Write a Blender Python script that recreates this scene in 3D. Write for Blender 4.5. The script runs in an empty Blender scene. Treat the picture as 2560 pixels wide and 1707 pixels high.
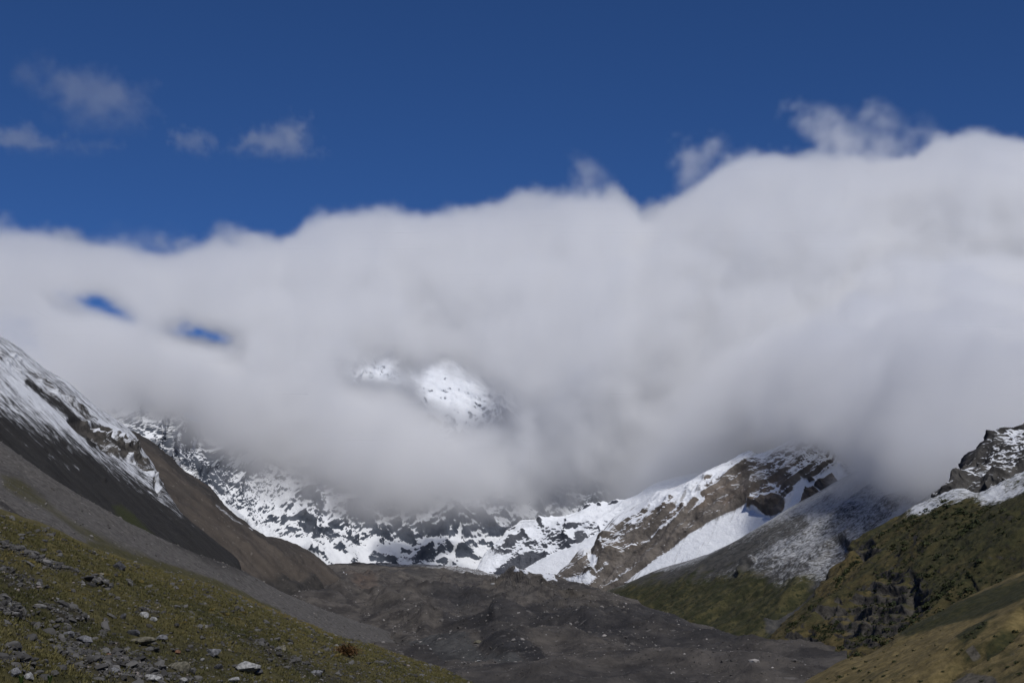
import bpy, math, time
import numpy as np
from mathutils import Vector

T0 = time.time()
sc = bpy.context.scene
COL = sc.collection
R = math.radians

# ------------------------------------------------------------------ camera, sky, sun, exposure
PITCH = R(10.3)
cam = bpy.data.objects.new('camera', bpy.data.cameras.new('camera'))
COL.objects.link(cam)
sc.camera = cam
cam.data.lens = 50
cam.data.sensor_width = 36
cam.data.clip_start = 0.5
cam.data.clip_end = 60000
cam.rotation_euler = (R(90) + PITCH, 0, 0)

SUN_AZ, SUN_EL = R(158), R(50)      # from the view direction, clockwise; behind the right shoulder
world = bpy.data.worlds.new('World')
sc.world = world
world.use_nodes = True
wn = world.node_tree
sky = wn.nodes.new('ShaderNodeTexSky')
sky.sky_type = 'NISHITA'
sky.sun_disc = False
sky.sun_elevation = SUN_EL
sky.sun_rotation = SUN_AZ
sky.altitude = 4500
sky.air_density = 1.0
sky.dust_density = 0.0
sky.ozone_density = 10.0
tint = wn.nodes.new('ShaderNodeMix')          # high-altitude blue: less red than the model gives
tint.data_type = 'RGBA'
tint.blend_type = 'MULTIPLY'
tint.inputs[0].default_value = 1.0
tint.inputs[7].default_value = (0.70, 0.93, 1.16, 1.0)
wn.links.new(sky.outputs[0], tint.inputs[6])
wn.links.new(tint.outputs[2], wn.nodes['Background'].inputs[0])
wn.nodes['Background'].inputs[1].default_value = 0.062
sun = bpy.data.objects.new('sun', bpy.data.lights.new('sun', 'SUN'))
COL.objects.link(sun)
sun.data.energy = 2.8
sun.data.angle = R(0.53)
sun.data.color = (1.0, 0.97, 0.93)
sdir = Vector((math.sin(SUN_AZ) * math.cos(SUN_EL), math.cos(SUN_AZ) * math.cos(SUN_EL), math.sin(SUN_EL)))
sun.rotation_euler = sdir.to_track_quat('Z', 'Y').to_euler()
vs = sc.view_settings
vs.view_transform = 'Standard'
vs.look = 'None'
vs.exposure = 0.0
vs.gamma = 1.0
vs.use_curve_mapping = False
cy = sc.cycles
cy.max_bounces = 16
cy.diffuse_bounces = 2
cy.glossy_bounces = 1
cy.transmission_bounces = 1
cy.volume_bounces = 14
cy.volume_step_rate = 2.5
cy.volume_max_steps = 512
cy.use_denoising = True
cy.caustics_reflective = False
cy.caustics_refractive = False

# ------------------------------------------------------------------ noise
rng = np.random.default_rng(7)
_perm = np.concatenate([rng.permutation(256)] * 3).astype(np.int32)
_g = rng.standard_normal((256, 3)).astype(np.float32)
_g /= np.linalg.norm(_g, axis=1)[:, None]


def perlin(P):
    P = np.asarray(P, np.float32)
    f = np.floor(P)
    i = f.astype(np.int64) & 255
    t = P - f
    w = t * t * t * (t * (t * 6 - 15) + 10)
    out = np.zeros(len(P), np.float32)
    for dx in (0, 1):
        hx = _perm[(i[:, 0] + dx) & 255]
        wx = w[:, 0] if dx else 1 - w[:, 0]
        for dy in (0, 1):
            hy = _perm[hx + ((i[:, 1] + dy) & 255)]
            wy = wx * (w[:, 1] if dy else 1 - w[:, 1])
            for dz in (0, 1):
                g = _g[_perm[hy + ((i[:, 2] + dz) & 255)]]
                d = g[:, 0] * (t[:, 0] - dx) + g[:, 1] * (t[:, 1] - dy) + g[:, 2] * (t[:, 2] - dz)
                out += d * wy * (w[:, 2] if dz else 1 - w[:, 2])
    return out * 1.5


def fbm(P, lam, octs=5, gain=0.5, lac=2.03, off=0.0):
    P = np.asarray(P, np.float32) / lam + off
    a, s, o = 1.0, 0.0, 0.0
    for k in range(octs):
        o = o + a * perlin(P)
        s += a
        a *= gain
        P = P * lac + 17.3
    return o / s


def ridged(P, lam, octs=5, gain=0.5, lac=2.07, off=0.0):
    P = np.asarray(P, np.float32) / lam + off
    a, s, o, prev = 1.0, 0.0, 0.0, 1.0
    for k in range(octs):
        n = 1 - np.abs(perlin(P)) * 1.6
        n = np.clip(n, 0, 1) ** 2 * prev
        prev = np.clip(n * 1.6, 0.15, 1)
        o = o + a * n
        s += a
        a *= gain
        P = P * lac + 31.7
    return o / s


def sstep(a, b, x):
    t = np.clip((x - a) / (b - a), 0, 1)
    return t * t * (3 - 2 * t)


# ------------------------------------------------------------------ projection used while laying out the survey of the valley
F = 50 / 36 * 2560
CP, SP = math.cos(PITCH), math.sin(PITCH)


def rays(sx, sy):
    u = (np.asarray(sx, float) - 1280) / F
    v = (853.5 - np.asarray(sy, float)) / F
    return np.stack([u, CP - SP * v, SP + CP * v], -1)


def proj(P):
    x, y, z = P[:, 0], P[:, 1], P[:, 2]
    d = np.maximum(CP * y + SP * z, 1e-3)
    v = (-SP * y + CP * z) / d
    return 1280 + F * x / d, 853.5 - F * v


def at(sx, sy, d):
    return rays(sx, sy) * np.asarray(d, float)[..., None]


def on_plane(sx, sy, a, b, c):
    r = rays(sx, sy)
    t = c / np.minimum(r[..., 2] - a * r[..., 0] - b * r[..., 1], -1e-3)
    return r * t[..., None]


def catmull(pts, n):
    """pts (K,m) -> n samples through them, arclength parameter taken on the first three columns"""
    pts = np.asarray(pts, float)
    seg = np.linalg.norm(np.diff(pts, axis=0), axis=1)
    s = np.concatenate([[0], np.cumsum(seg)])
    q = np.linspace(0, s[-1], n)
    k = np.clip(np.searchsorted(s, q, 'right') - 1, 0, len(pts) - 2)
    h = s[k + 1] - s[k]
    t = ((q - s[k]) / h)[:, None]
    d = np.gradient(pts, s, axis=0)
    p0, p1 = pts[k], pts[k + 1]
    m0, m1 = d[k] * h[:, None], d[k + 1] * h[:, None]
    return (2 * t**3 - 3 * t**2 + 1) * p0 + (t**3 - 2 * t**2 + t) * m0 + (-2 * t**3 + 3 * t**2) * p1 + (t**3 - t**2) * m1


def loft(rows, nu, nv, back=(60, 200), drop=0.6, power=1.0):
    """rows: far edge first, each an (K,3) list of world points; back rows make the far side of the crest"""
    rr = [catmull(r, nu) for r in rows]
    top = rr[0]
    h = top[:, :2] / np.linalg.norm(top[:, :2], axis=1)[:, None]
    bk = []
    for L in back:
        b = top.copy()
        b[:, :2] += h * L
        b[:, 2] -= L * drop
        bk.append(b)
    rr = bk[::-1] + rr
    rr = np.array(rr)
    K = len(rr)
    # parameter: mean distance between rows, so that faces stay even
    dist = np.linalg.norm(np.diff(rr, axis=0), axis=2).mean(1)
    nb = len(bk)
    w = dist.copy()
    w[:nb] *= 0.25
    # image spacing for the front rows
    pr = [np.stack(proj(r), 1) for r in rr]
    for k in range(nb, K - 1):
        w[k] = np.abs(pr[k + 1] - pr[k]).mean() * 1.0
    if nb:
        w[:nb] = np.array([0.06, 0.05][:nb]) * w[nb:].sum()
    s = np.concatenate([[0], np.cumsum(w)])
    q = np.linspace(0, s[-1], nv)
    k = np.clip(np.searchsorted(s, q, 'right') - 1, 0, K - 2)
    hh = s[k + 1] - s[k]
    t = ((q - s[k]) / hh)[:, None, None]
    d = np.zeros_like(rr)
    # monotone-ish tangents
    for j in range(1, K - 1):
        a, b = (rr[j] - rr[j - 1]) / w[j - 1], (rr[j + 1] - rr[j]) / w[j]
        m = 2 * a * b / np.where(np.abs(a + b) < 1e-9, 1e-9, a + b)
        d[j] = np.where(a * b > 0, m, 0)
    d[0] = (rr[1] - rr[0]) / w[0]
    d[-1] = (rr[-1] - rr[-2]) / w[-1]
    hh = hh[:, None, None]
    p0, p1, m0, m1 = rr[k], rr[k + 1], d[k] * hh, d[k + 1] * hh
    G = (2 * t**3 - 3 * t**2 + 1) * p0 + (t**3 - 2 * t**2 + t) * m0 + (-2 * t**3 + 3 * t**2) * p1 + (t**3 - t**2) * m1
    return G  # (nv,nu,3)


def grid_normals(G):
    du = np.gradient(G, axis=1)
    dv = np.gradient(G, axis=0)
    n = np.cross(dv, du)
    n /= np.maximum(np.linalg.norm(n, axis=2), 1e-9)[..., None]
    n[n[..., 2] < 0] *= -1
    return n


def inpoly(sx, sy, poly):
    poly = np.asarray(poly, float)
    c = np.zeros(sx.shape, bool)
    d = np.full(sx.shape, 1e9)
    for k in range(len(poly)):
        x0, y0 = poly[k - 1]
        x1, y1 = poly[k]
        cr = ((y0 > sy) != (y1 > sy)) & (sx < (x1 - x0) * (sy - y0) / ((y1 - y0) or 1e-9) + x0)
        c ^= cr
        L = max((x1 - x0)**2 + (y1 - y0)**2, 1e-9)
        t = np.clip(((sx - x0) * (x1 - x0) + (sy - y0) * (y1 - y0)) / L, 0, 1)
        d = np.minimum(d, np.hypot(sx - x0 - t * (x1 - x0), sy - y0 - t * (y1 - y0)))
    return np.where(c, d, -d)


def pm(sx, sy, poly, soft):
    """soft polygon mask 0..1"""
    return sstep(-soft, soft, inpoly(sx, sy, poly))


def lm(sx, sy, line, w):
    """soft polyline mask"""
    line = np.asarray(line, float)
    d = np.full(sx.shape, 1e9)
    for k in range(1, len(line)):
        x0, y0 = line[k - 1]
        x1, y1 = line[k]
        L = max((x1 - x0)**2 + (y1 - y0)**2, 1e-9)
        t = np.clip(((sx - x0) * (x1 - x0) + (sy - y0) * (y1 - y0)) / L, 0, 1)
        d = np.minimum(d, np.hypot(sx - x0 - t * (x1 - x0), sy - y0 - t * (y1 - y0)))
    return 1 - sstep(w * 0.5, w * 1.5, d)


def z4(pts):
    return [(1400 + .36565 * x, 1034 + .36565 * y) for x, y in pts]


def z3(pts):
    return [(700 + .36565 * x, 1134 + .36565 * y) for x, y in pts]


def z5(pts):
    return [(1700 + .36565 * x, 1134 + .36565 * y) for x, y in pts]


def z2(pts):
    return [(.36565 * x, 1134 + .36565 * y) for x, y in pts]


def z1(pts):
    return [(.36565 * x, 800 + .36565 * y) for x, y in pts]


# ------------------------------------------------------------------ mesh helpers
def mesh_np(name, V, Fq, attrs=None, smooth=True):
    """V (N,3), Fq (M,k) faces of one size"""
    me = bpy.data.meshes.new(name)
    V = np.asarray(V, np.float32)
    Fq = np.asarray(Fq, np.int32)
    k = Fq.shape[1]
    me.vertices.add(len(V))
    me.vertices.foreach_set('co', V.ravel())
    me.loops.add(Fq.size)
    me.loops.foreach_set('vertex_index', Fq.ravel())
    me.polygons.add(len(Fq))
    me.polygons.foreach_set('loop_start', np.arange(0, Fq.size, k, dtype=np.int32))
    me.polygons.foreach_set('use_smooth', np.full(len(Fq), smooth))
    for n, a in (attrs or {}).items():
        a = np.asarray(a, np.float32)
        if a.ndim == 2:
            at_ = me.attributes.new(n, 'FLOAT_VECTOR', 'POINT')
            at_.data.foreach_set('vector', a.ravel())
        else:
            at_ = me.attributes.new(n, 'FLOAT', 'POINT')
            at_.data.foreach_set('value', a.ravel())
    me.update()
    me.validate()
    return me


def link(name, me, mat=None, **props):
    if mat is not None and not len(me.materials):
        me.materials.append(mat)
    o = bpy.data.objects.new(name, me)
    COL.objects.link(o)
    for k, v in props.items():
        o[k] = v
    return o


def grid_mesh(name, G, attrs, mat, **props):
    nv, nu, _ = G.shape
    idx = np.arange(nv * nu).reshape(nv, nu)
    q = np.stack([idx[:-1, :-1], idx[1:, :-1], idx[1:, 1:], idx[:-1, 1:]], -1).reshape(-1, 4)
    me = mesh_np(name, G.reshape(-1, 3), q, attrs)
    return link(name, me, mat, **props)


def slope_st(P, n):
    """coordinates in metres across and along the mean fall line"""
    n = np.asarray(n, float)
    n /= np.linalg.norm(n)
    fall = np.array([0, 0, -1.0]) + n * n[2]
    fall /= np.linalg.norm(fall)
    acr = np.cross(n, fall)
    return np.stack([P @ acr, P @ fall, P @ n], 1)


# ------------------------------------------------------------------ materials
class MT:
    def __init__(self, name):
        self.m = bpy.data.materials.new(name)
        self.m.use_nodes = True
        self.t = self.m.node_tree
        self.b = self.t.nodes['Principled BSDF']
        self.b.inputs['Specular IOR Level'].default_value = 0.25
        self.b.inputs['Roughness'].default_value = 0.95
        g = self.t.nodes.new('ShaderNodeNewGeometry')
        self.pos = g.outputs['Position']

    def put(self, s, v):
        if hasattr(v, 'is_output'):
            self.t.links.new(v, s)
        elif isinstance(v, (tuple, list)):
            s.default_value = tuple(v) + ((1.0,) if len(v) == 3 and len(s.default_value) == 4 else ())
        else:
            s.default_value = v

    def attr(self, n, vec=False):
        a = self.t.nodes.new('ShaderNodeAttribute')
        a.attribute_name = n
        return a.outputs['Vector' if vec else 'Fac']

    def vmul(self, v, s):
        n = self.t.nodes.new('ShaderNodeVectorMath')
        n.operation = 'MULTIPLY'
        self.put(n.inputs[0], v)
        n.inputs[1].default_value = s
        return n.outputs[0]

    def noise(self, lam, det=4, rough=0.55, vec=None, dist=0.0):
        n = self.t.nodes.new('ShaderNodeTexNoise')
        n.inputs['Scale'].default_value = 1.0 / lam
        n.inputs['Detail'].default_value = det
        n.inputs['Roughness'].default_value = rough
        n.inputs['Distortion'].default_value = dist
        self.t.links.new(vec or self.pos, n.inputs['Vector'])
        return n.outputs[0]

    def vor(self, lam, vec=None, feat='F1'):
        n = self.t.nodes.new('ShaderNodeTexVoronoi')
        n.feature = feat
        n.inputs['Scale'].default_value = 1.0 / lam
        self.t.links.new(vec or self.pos, n.inputs['Vector'])
        return n.outputs['Distance'], n.outputs['Color']

    def math(self, op, a, b=0.0, c=0.0):
        n = self.t.nodes.new('ShaderNodeMath')
        n.operation = op
        self.put(n.inputs[0], a)
        self.put(n.inputs[1], b)
        self.put(n.inputs[2], c)
        return n.outputs[0]

    def map(self, v, a, b, c=0.0, d=1.0):
        n = self.t.nodes.new('ShaderNodeMapRange')
        n.interpolation_type = 'SMOOTHSTEP'
        self.put(n.inputs[0], v)
        for i, x in enumerate((a, b, c, d)):
            n.inputs[i + 1].default_value = x
        return n.outputs[0]

    def mix(self, f, a, b):
        n = self.t.nodes.new('ShaderNodeMix')
        n.data_type = 'RGBA'
        self.put(n.inputs[0], f)
        self.put(n.inputs[6], a)
        self.put(n.inputs[7], b)
        return n.outputs[2]

    def mask(self, name, amp, nz, edge=0.15, level=0.5):
        v = self.math('MULTIPLY_ADD', self.math('SUBTRACT', nz, 0.5), amp, self.attr(name))
        return self.map(v, level - edge, level + edge)

    def bump(self, h, dist, strength=1.0):
        n = self.t.nodes.new('ShaderNodeBump')
        n.inputs['Strength'].default_value = strength
        n.inputs['Distance'].default_value = dist
        self.put(n.inputs['Height'], h)
        if self.b.inputs['Normal'].is_linked:
            self.t.links.new(self.b.inputs['Normal'].links[0].from_socket, n.inputs['Normal'])
        self.t.links.new(n.outputs[0], self.b.inputs['Normal'])

    def out(self, c, rough=None):
        self.put(self.b.inputs['Base Color'], c)
        if rough is not None:
            self.put(self.b.inputs['Roughness'], rough)
        return self.m


SNOW = (0.80, 0.82, 0.85)

# ================================================================== LARGE STRUCTURE
# ------------------------------------------------------------------ base ground under everything
gx, gy = np.meshgrid(np.linspace(-9000, 9000, 90), np.linspace(-4000, 14000, 90))
gp = np.stack([gx.ravel(), gy.ravel(), 0 * gx.ravel()], 1)
gz = -30 + 0.0 * gx + np.clip(np.abs(gx) - 300, 0, 2500) * 0.28 + np.clip(gy, 0, 6000) * 0.022 - 60 * (gy > 100) * 1.0
gz = gz.ravel() + 40 * fbm(gp, 900, 4) * sstep(300, 1500, np.abs(gp[:, 0]))
gz -= 35 * sstep(-800, 0, gp[:, 1])
m = MT('ground_debris')
n1 = m.noise(30, 6)
mat = m.out(m.mix(m.map(n1, .35, .65), (.05, .045, .04), (.09, .08, .07)))
G = np.stack([gx, gy, gz.reshape(gx.shape)], -1)
grid_mesh('ground', G, {}, mat, kind='structure', label='dark stony valley ground below the slopes')

# ------------------------------------------------------------------ far cirque wall with its hidden snow peaks
bx = [-100, 150, 330, 600, 830, 1000, 1180, 1400, 1650, 1950]
by = [1250, 1300, 1340, 1402, 1430, 1436, 1444, 1470, 1480, 1490]
bd = np.array([2900, 3150, 3400, 3900, 4200, 4400, 4450, 4400, 4300, 4200])
ty = [930, 985, 1015, 1000, 800, 770, 800, 1000, 1100, 1150]
base = at(bx, by, bd)
tops = []
for x, y, b in zip(bx, ty, base):
    r = rays(x, y)
    s_ = 0.85
    yb = b[1]
    t = (b[2] - s_ * yb) / (r[2] - s_ * r[1])
    tops.append(r * t)
tops = np.array(tops)
mid = base * .5 + tops * .5
mid[:, 1] += 40
lowr = base.copy()
lowr[:, 2] -= 80
lowr[:, 1] -= 60
G = loft([tops, mid, base, lowr], 760, 480, back=(150, 600), drop=.8)
P = G.reshape(-1, 3)
n0 = grid_normals(G).reshape(-1, 3)
warp = np.stack([fbm(P, 400, 3, off=5.), fbm(P, 400, 3, off=9.), 0 * P[:, 0]], 1) * 120
Pw = (P + warp) * np.array([1, 1, .62])
d = (ridged(Pw, 480, 8, .58) - .45) * 190 + fbm(P, 90, 6, .62, off=3) * 30
strat = P @ np.array([.35, .0, .94]) + fbm(P, 150, 3) * 40
d += (np.abs(((strat / 57) % 1) - .5) - .25) * 9 + fbm(P * np.array([1, 1, .5]), 38, 4, .6, off=7) * 9
fade = sstep(0, 1, np.clip((P[:, 2] - 90) / 140, 0, 1))
P = P + n0 * (d * (.25 + .75 * fade))[:, None]
G = P.reshape(G.shape)
nn = grid_normals(G).reshape(-1, 3)
sx, sy = proj(P)
steep = nn[:, 2]
snow = sstep(.22, .72, steep) * .72 + .2 * fbm(P, 70, 5) + .16
snow += .42 * sstep(1120, 960, sy)                                    # the high peaks are all white
snow += .5 * lm(sx, sy, [(400, 1150), (520, 1245), (640, 1330), (780, 1395)], 18)
snow += .45 * lm(sx, sy, z3([(1240, 480), (1215, 600), (1170, 720), (1150, 790)]), 6)
snow -= .45 * pm(sx, sy, z3([(600, 700), (640, 650), (720, 690), (700, 735), (610, 735)]), 5)
snow -= .4 * pm(sx, sy, z3([(270, 500), (350, 480), (400, 560), (340, 600)]), 6)
snow -= .35 * pm(sx, sy, z3([(1180, 730), (1220, 600), (1330, 590), (1350, 650), (1230, 720)]), 6)
snow -= .3 * pm(sx, sy, z3([(820, 700), (960, 690), (1130, 720), (1130, 760), (830, 740)]), 6)
m = MT('cirque_rock_and_snow')
rk = m.mix(m.map(m.noise(60, 5), .3, .7), (.05, .062, .085), (.12, .135, .165))  # bluish rock colour stands in for the haze of distance
sm = m.mask('snow', .8, m.noise(15, 8, .7), .10)
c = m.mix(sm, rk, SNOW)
m.bump(m.noise(25, 8, .7), 7, .9)
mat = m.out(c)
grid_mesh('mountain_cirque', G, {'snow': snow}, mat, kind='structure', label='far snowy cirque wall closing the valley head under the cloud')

# ------------------------------------------------------------------ snowy spur in front of the cirque, left of the rocky mountain
S = [(1130, 1452), (1170, 1438), (1205, 1403), (1248, 1353), (1303, 1324), (1395, 1284), (1468, 1262), (1560, 1240), (1650, 1200), (1760, 1175), (1850, 1165)]
B = [(1130, 1470), (1250, 1475), (1350, 1480), (1450, 1475), (1560, 1460), (1700, 1440), (1850, 1420)]
sp = on_plane([p[0] for p in S], [p[1] for p in S], .35, .6, -1650)
bp = on_plane([p[0] for p in B], [p[1] for p in B], .35, .6, -1650)
G = loft([sp, bp], 420, 230, back=(120, 500), drop=.9)
P = G.reshape(-1, 3)
n0 = grid_normals(G).reshape(-1, 3)
Pw = P * np.array([1, 1, .7]) + fbm(P, 260, 3)[:, None] * 60
d = (ridged(Pw, 420, 7, .55, off=4) - .42) * 120 + fbm(P, 60, 5, .6, off=8) * 14
strat = P @ np.array([-.5, .0, .86]) + fbm(P, 130, 3) * 30
d += (np.abs(((strat / 30) % 1) - .5) - .25) * 15
sx, sy = proj(P)
flat = pm(sx, sy, z3([(1560, 800), (1650, 760), (1800, 700), (2100, 560), (2360, 400), (2400, 520), (2150, 640), (1930, 860), (1700, 860)]), 14)
d *= 1 - .85 * flat
d *= .62 * sstep(1120, 1270, sx) * (.15 + .85 * sstep(1640, 1500, sx))
P = P + n0 * d[:, None]
G = P.reshape(G.shape)
nn = grid_normals(G).reshape(-1, 3)
snow = sstep(.35, .8, nn[:, 2]) * .75 + .2 * fbm(P, 90, 4) + .1
snow += .7 * flat
snow += .4 * pm(sx, sy, z3([(1180, 790), (1330, 680), (1450, 640), (1600, 600), (1500, 700), (1430, 780), (1300, 800)]), 12)
snow -= .5 * pm(sx, sy, z3([(1430, 790), (1570, 680), (1700, 610), (1800, 640), (1700, 730), (1600, 770), (1480, 830)]), 7)
snow -= .2 * pm(sx, sy, z3([(1750, 620), (1940, 590), (1900, 640), (1780, 680)]), 5)
snow -= .5 * pm(sx, sy, z3([(1990, 490), (2060, 480), (2050, 560), (2010, 590)]), 4)
m = MT('spur_rock_and_snow')
rk = m.mix(m.map(m.noise(40, 5), .3, .7), (.05, .055, .07), (.12, .125, .14))  # blue of haze and shade put into the rock colour
sm = m.mask('snow', .5, m.noise(16, 7, .65), .10)
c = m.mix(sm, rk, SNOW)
m.bump(m.noise(18, 8, .7), 5, .9)
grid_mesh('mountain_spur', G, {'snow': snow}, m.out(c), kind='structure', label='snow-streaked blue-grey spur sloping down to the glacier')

# ------------------------------------------------------------------ rocky mountain with the snow couloirs
S = [(1330, 1480), (1380, 1452), (1420, 1410), (1460, 1371), (1482, 1386), (1500, 1340), (1540, 1300), (1565, 1286), (1619, 1246), (1711, 1206), (1747, 1184), (1820, 1151), (1875, 1123),
     (1905, 1127), (1948, 1112), (2000, 1085), (2040, 1075), (2080, 1112), (2110, 1150), (2160, 1180), (2300, 1230)]
B = [(1330, 1500), (1420, 1500), (1500, 1505), (1600, 1480), (1750, 1440), (1900, 1390), (2100, 1350), (2300, 1340)]
FP = (.55, .55, -1400)
sp = on_plane([p[0] for p in S], [p[1] for p in S], *FP)
bp = on_plane([p[0] for p in B], [p[1] for p in B], *FP)
G = loft([sp, bp], 620, 360, back=(60, 400), drop=1.0)
P = G.reshape(-1, 3)
n0 = grid_normals(G).reshape(-1, 3)
sx, sy = proj(P)
apron = z4([(430, 1130), (620, 990), (800, 880), (1000, 740), (1280, 610), (1350, 655), (1440, 700), (1520, 680), (1570, 560), (1600, 480), (1650, 430), (1740, 430), (1660, 600), (1600, 700), (1400, 860), (1000, 1010), (700, 1120), (450, 1180)])
coul = z4([(1640, 660), (1790, 600), (1960, 480), (2000, 440), (1900, 330), (1780, 400), (1700, 430), (1640, 520)])
isl = [z4([(1280, 640), (1330, 590), (1385, 575), (1360, 620), (1300, 645)]), z4([(1360, 650), (1390, 600), (1480, 545), (1545, 590), (1520, 660), (1450, 700), (1390, 680)]),
       z4([(1640, 625), (1670, 560), (1730, 490), (1800, 555), (1780, 610), (1700, 640), (1650, 655)]), z4([(1735, 490), (1800, 440), (1860, 405), (1920, 480), (1870, 525), (1790, 520)]),
       z4([(1690, 440), (1720, 425), (1740, 450), (1700, 460)])]
ridge_snow = z4([(380, 760), (470, 680), (600, 585), (850, 480), (1000, 430), (1180, 360), (1350, 275), (1330, 310), (1240, 390), (1080, 440), (1010, 470), (980, 590), (860, 620), (800, 690), (640, 700), (560, 740), (490, 750)])
mk_ap = np.maximum(pm(sx, sy, apron, 7), pm(sx, sy, coul, 6))
mk_is = np.max([pm(sx, sy, p, 5) for p in isl], axis=0)
smooth = mk_ap * (1 - mk_is)
Pw = P * np.array([1, 1, .8]) + fbm(P, 200, 3)[:, None] * 45
d = (ridged(Pw, 260, 7, .55, off=2) - .42) * 34 + fbm(P, 40, 5, .6, off=8) * 8
strat = P @ np.array([-.62, .1, .78]) + fbm(P, 120, 3) * 22
d += (np.abs(((strat / 34) % 1) - .5) - .25) * 15 + (np.abs(((strat / 13) % 1) - .5) - .25) * 6
d = d * (1 - .9 * smooth) + mk_is * 15 * (ridged(P, 50, 6, .62, off=11) - .25) - smooth * 4
d *= .4 + .6 * sstep(0, 30, np.abs(sy - np.interp(sx, [p[0] for p in S], [p[1] for p in S])))
P = P + n0 * d[:, None]
G = P.reshape(G.shape)
nn = grid_normals(G).reshape(-1, 3)
snow = sstep(.42, .85, nn[:, 2]) * .72 + .18 * fbm(P, 60, 4) - .06
snow += .10 * sstep(1350, 1150, sy)
snow += .62 * pm(sx, sy, ridge_snow, 9) * (.55 + .45 * sstep(-.15, .15, fbm(P, 35, 3, off=6)))
snow -= .2 * pm(sx, sy, z4([(240, 1180), (450, 1060), (800, 850), (1250, 600), (1300, 560), (1420, 470), (1580, 500), (1520, 340), (1350, 320), (1120, 450), (1000, 620), (700, 790), (330, 970)]), 10)
for ln in ([(240, 1060), (480, 890), (700, 765), (970, 600)], [(1020, 480), (1150, 400), (1340, 290)], [(860, 620), (930, 570), (980, 590)], [(1420, 470), (1560, 560), (1550, 640)], [(1290, 600), (1400, 590), (1490, 540)]):
    snow += .5 * lm(sx, sy, z4(ln), 4)
snow += .9 * pm(sx, sy, z4([(165, 920), (215, 950), (265, 985), (230, 1060), (195, 1040), (200, 990)]), 4)
snow += .9 * pm(sx, sy, z4([(0, 1110), (200, 1075), (230, 1100), (180, 1160), (60, 1130)]), 6)
snow = np.where(mk_ap > .01, snow * (1 - smooth) + smooth * (.72 + .12 * fbm(P, 25, 4) + .25 * sstep(1440, 1330, sy) - .25 * sstep(1400, 1470, sy)), snow)
snow -= mk_is * .45
st = slope_st(P, (-.55, -.55, 1))
m = MT('brown_rock_and_snow')
stv = m.attr('st', True)
nb = m.noise(28, 6, .6)
rk = m.mix(m.map(nb, .3, .72), (.085, .074, .064), (.20, .175, .15))
rk = m.mix(m.map(m.noise(70, 3), .5, .75, 0, .5), rk, (.22, .16, .115))
streak = m.noise(1, 6, .6, m.vmul(stv, (1 / 5, 1 / 70, 1 / 20)))
sm = m.mask('snow', .42, m.noise(11, 7, .65), .08)
sm2 = m.math('MULTIPLY', sm, m.map(m.math('MULTIPLY_ADD', streak, 1.0, m.math('MULTIPLY', m.attr('snow'), .5)), .62, .92, .25, 1))
c = m.mix(sm2, rk, SNOW)
m.bump(m.noise(12, 8, .7), 4, .9)
grid_mesh('mountain_rocky', G, {'snow': snow, 'st': st}, m.out(c), kind='structure', label='brown rocky mountain with snow couloirs and a cloud round its summit')

# ------------------------------------------------------------------ shaded slope powdered with snow, shrubs at its foot
S = [(1400, 1500), (1495, 1476), (1640, 1425), (1760, 1385), (1875, 1335), (2000, 1265), (2124, 1195), (2220, 1140), (2330, 1090), (2500, 1040), (2700, 1000)]
B = [(1400, 1530), (1530, 1530), (1660, 1570), (1800, 1620), (1950, 1660), (2150, 1690), (2400, 1640), (2700, 1560)]
GP = (.5, .12, -355)
sp = on_plane([p[0] for p in S], [p[1] for p in S], *GP)
bp = on_plane([p[0] for p in B], [p[1] for p in B], *GP)
G = loft([sp, bp], 560, 360, back=(50, 250), drop=.7)
P = G.reshape(-1, 3)
n0 = grid_normals(G).reshape(-1, 3)
sx, sy = proj(P)
st = slope_st(P, (-.5, -.12, 1))
d = (ridged(st * np.array([1, .35, 1]), 160, 6, .5, off=3) - .4) * 22 + fbm(P, 26, 5, .6) * 5 + fbm(P, 8, 3, .6, off=2) * 1.2
gtop = np.interp(sx, [p[0] for p in S], [p[1] for p in S])
d = d * (.25 + .75 * sstep(0, 70, sy - gtop)) - 3
d += 7 * lm(sx, sy, z4([(1200, 1040), (1250, 975), (1290, 960)]), 7)
d -= 9 * lm(sx, sy, z4([(1900, 900), (1700, 1180), (1500, 1400)]), 22)
P = P + n0 * d[:, None]
G = P.reshape(G.shape)
nn = grid_normals(G).reshape(-1, 3)
line = np.interp(sx, [1500, 1700, 1850, 1950, 2050, 2150, 2300], [1478, 1455, 1425, 1470, 1450, 1400, 1330])
snow = .42 + .20 * sstep(60, -200, sy - line) - .5 * sstep(-30, 45, sy - line) + .2 * fbm(P, 45, 5) + .35 * (nn[:, 2] - .86)
snow -= .22 * lm(sx, sy, z4([(1620, 710), (1290, 880), (900, 1060), (500, 1180)]), 18)  # cloud-shadow band below the upper edge, painted as thinner snow
snow -= .5 * pm(sx, sy, z4([(1190, 1045), (1250, 970), (1290, 965), (1240, 1040)]), 4)
snow -= .4 * pm(sx, sy, z4([(500, 1170), (620, 1090), (700, 1070), (700, 1110), (560, 1170)]), 5)
snow += .35 * lm(sx, sy, z4([(2352, 620), (2150, 790), (2040, 870)]), 14)
veg = .5 + .5 * sstep(-60, 30, sy - line) - .25 + .3 * fbm(P, 30, 4, off=4)
gul = lm(sx, sy, z4([(2020, 950), (1850, 1120), (1640, 1330), (1480, 1450)]), 26)
veg -= .5 * gul
m = MT('snow_powdered_scrub')
rk = m.mix(m.map(m.noise(12, 6, .65), .3, .7), (.035, .036, .036), (.085, .08, .072))
gr = m.mix(m.map(m.noise(14, 5, .6), .42, .62), (.032, .034, .014), (.082, .072, .030))
gr = m.mix(m.map(m.noise(7, 5, .62), .52, .60, 0, .85), gr, (.013, .018, .007))
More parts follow.
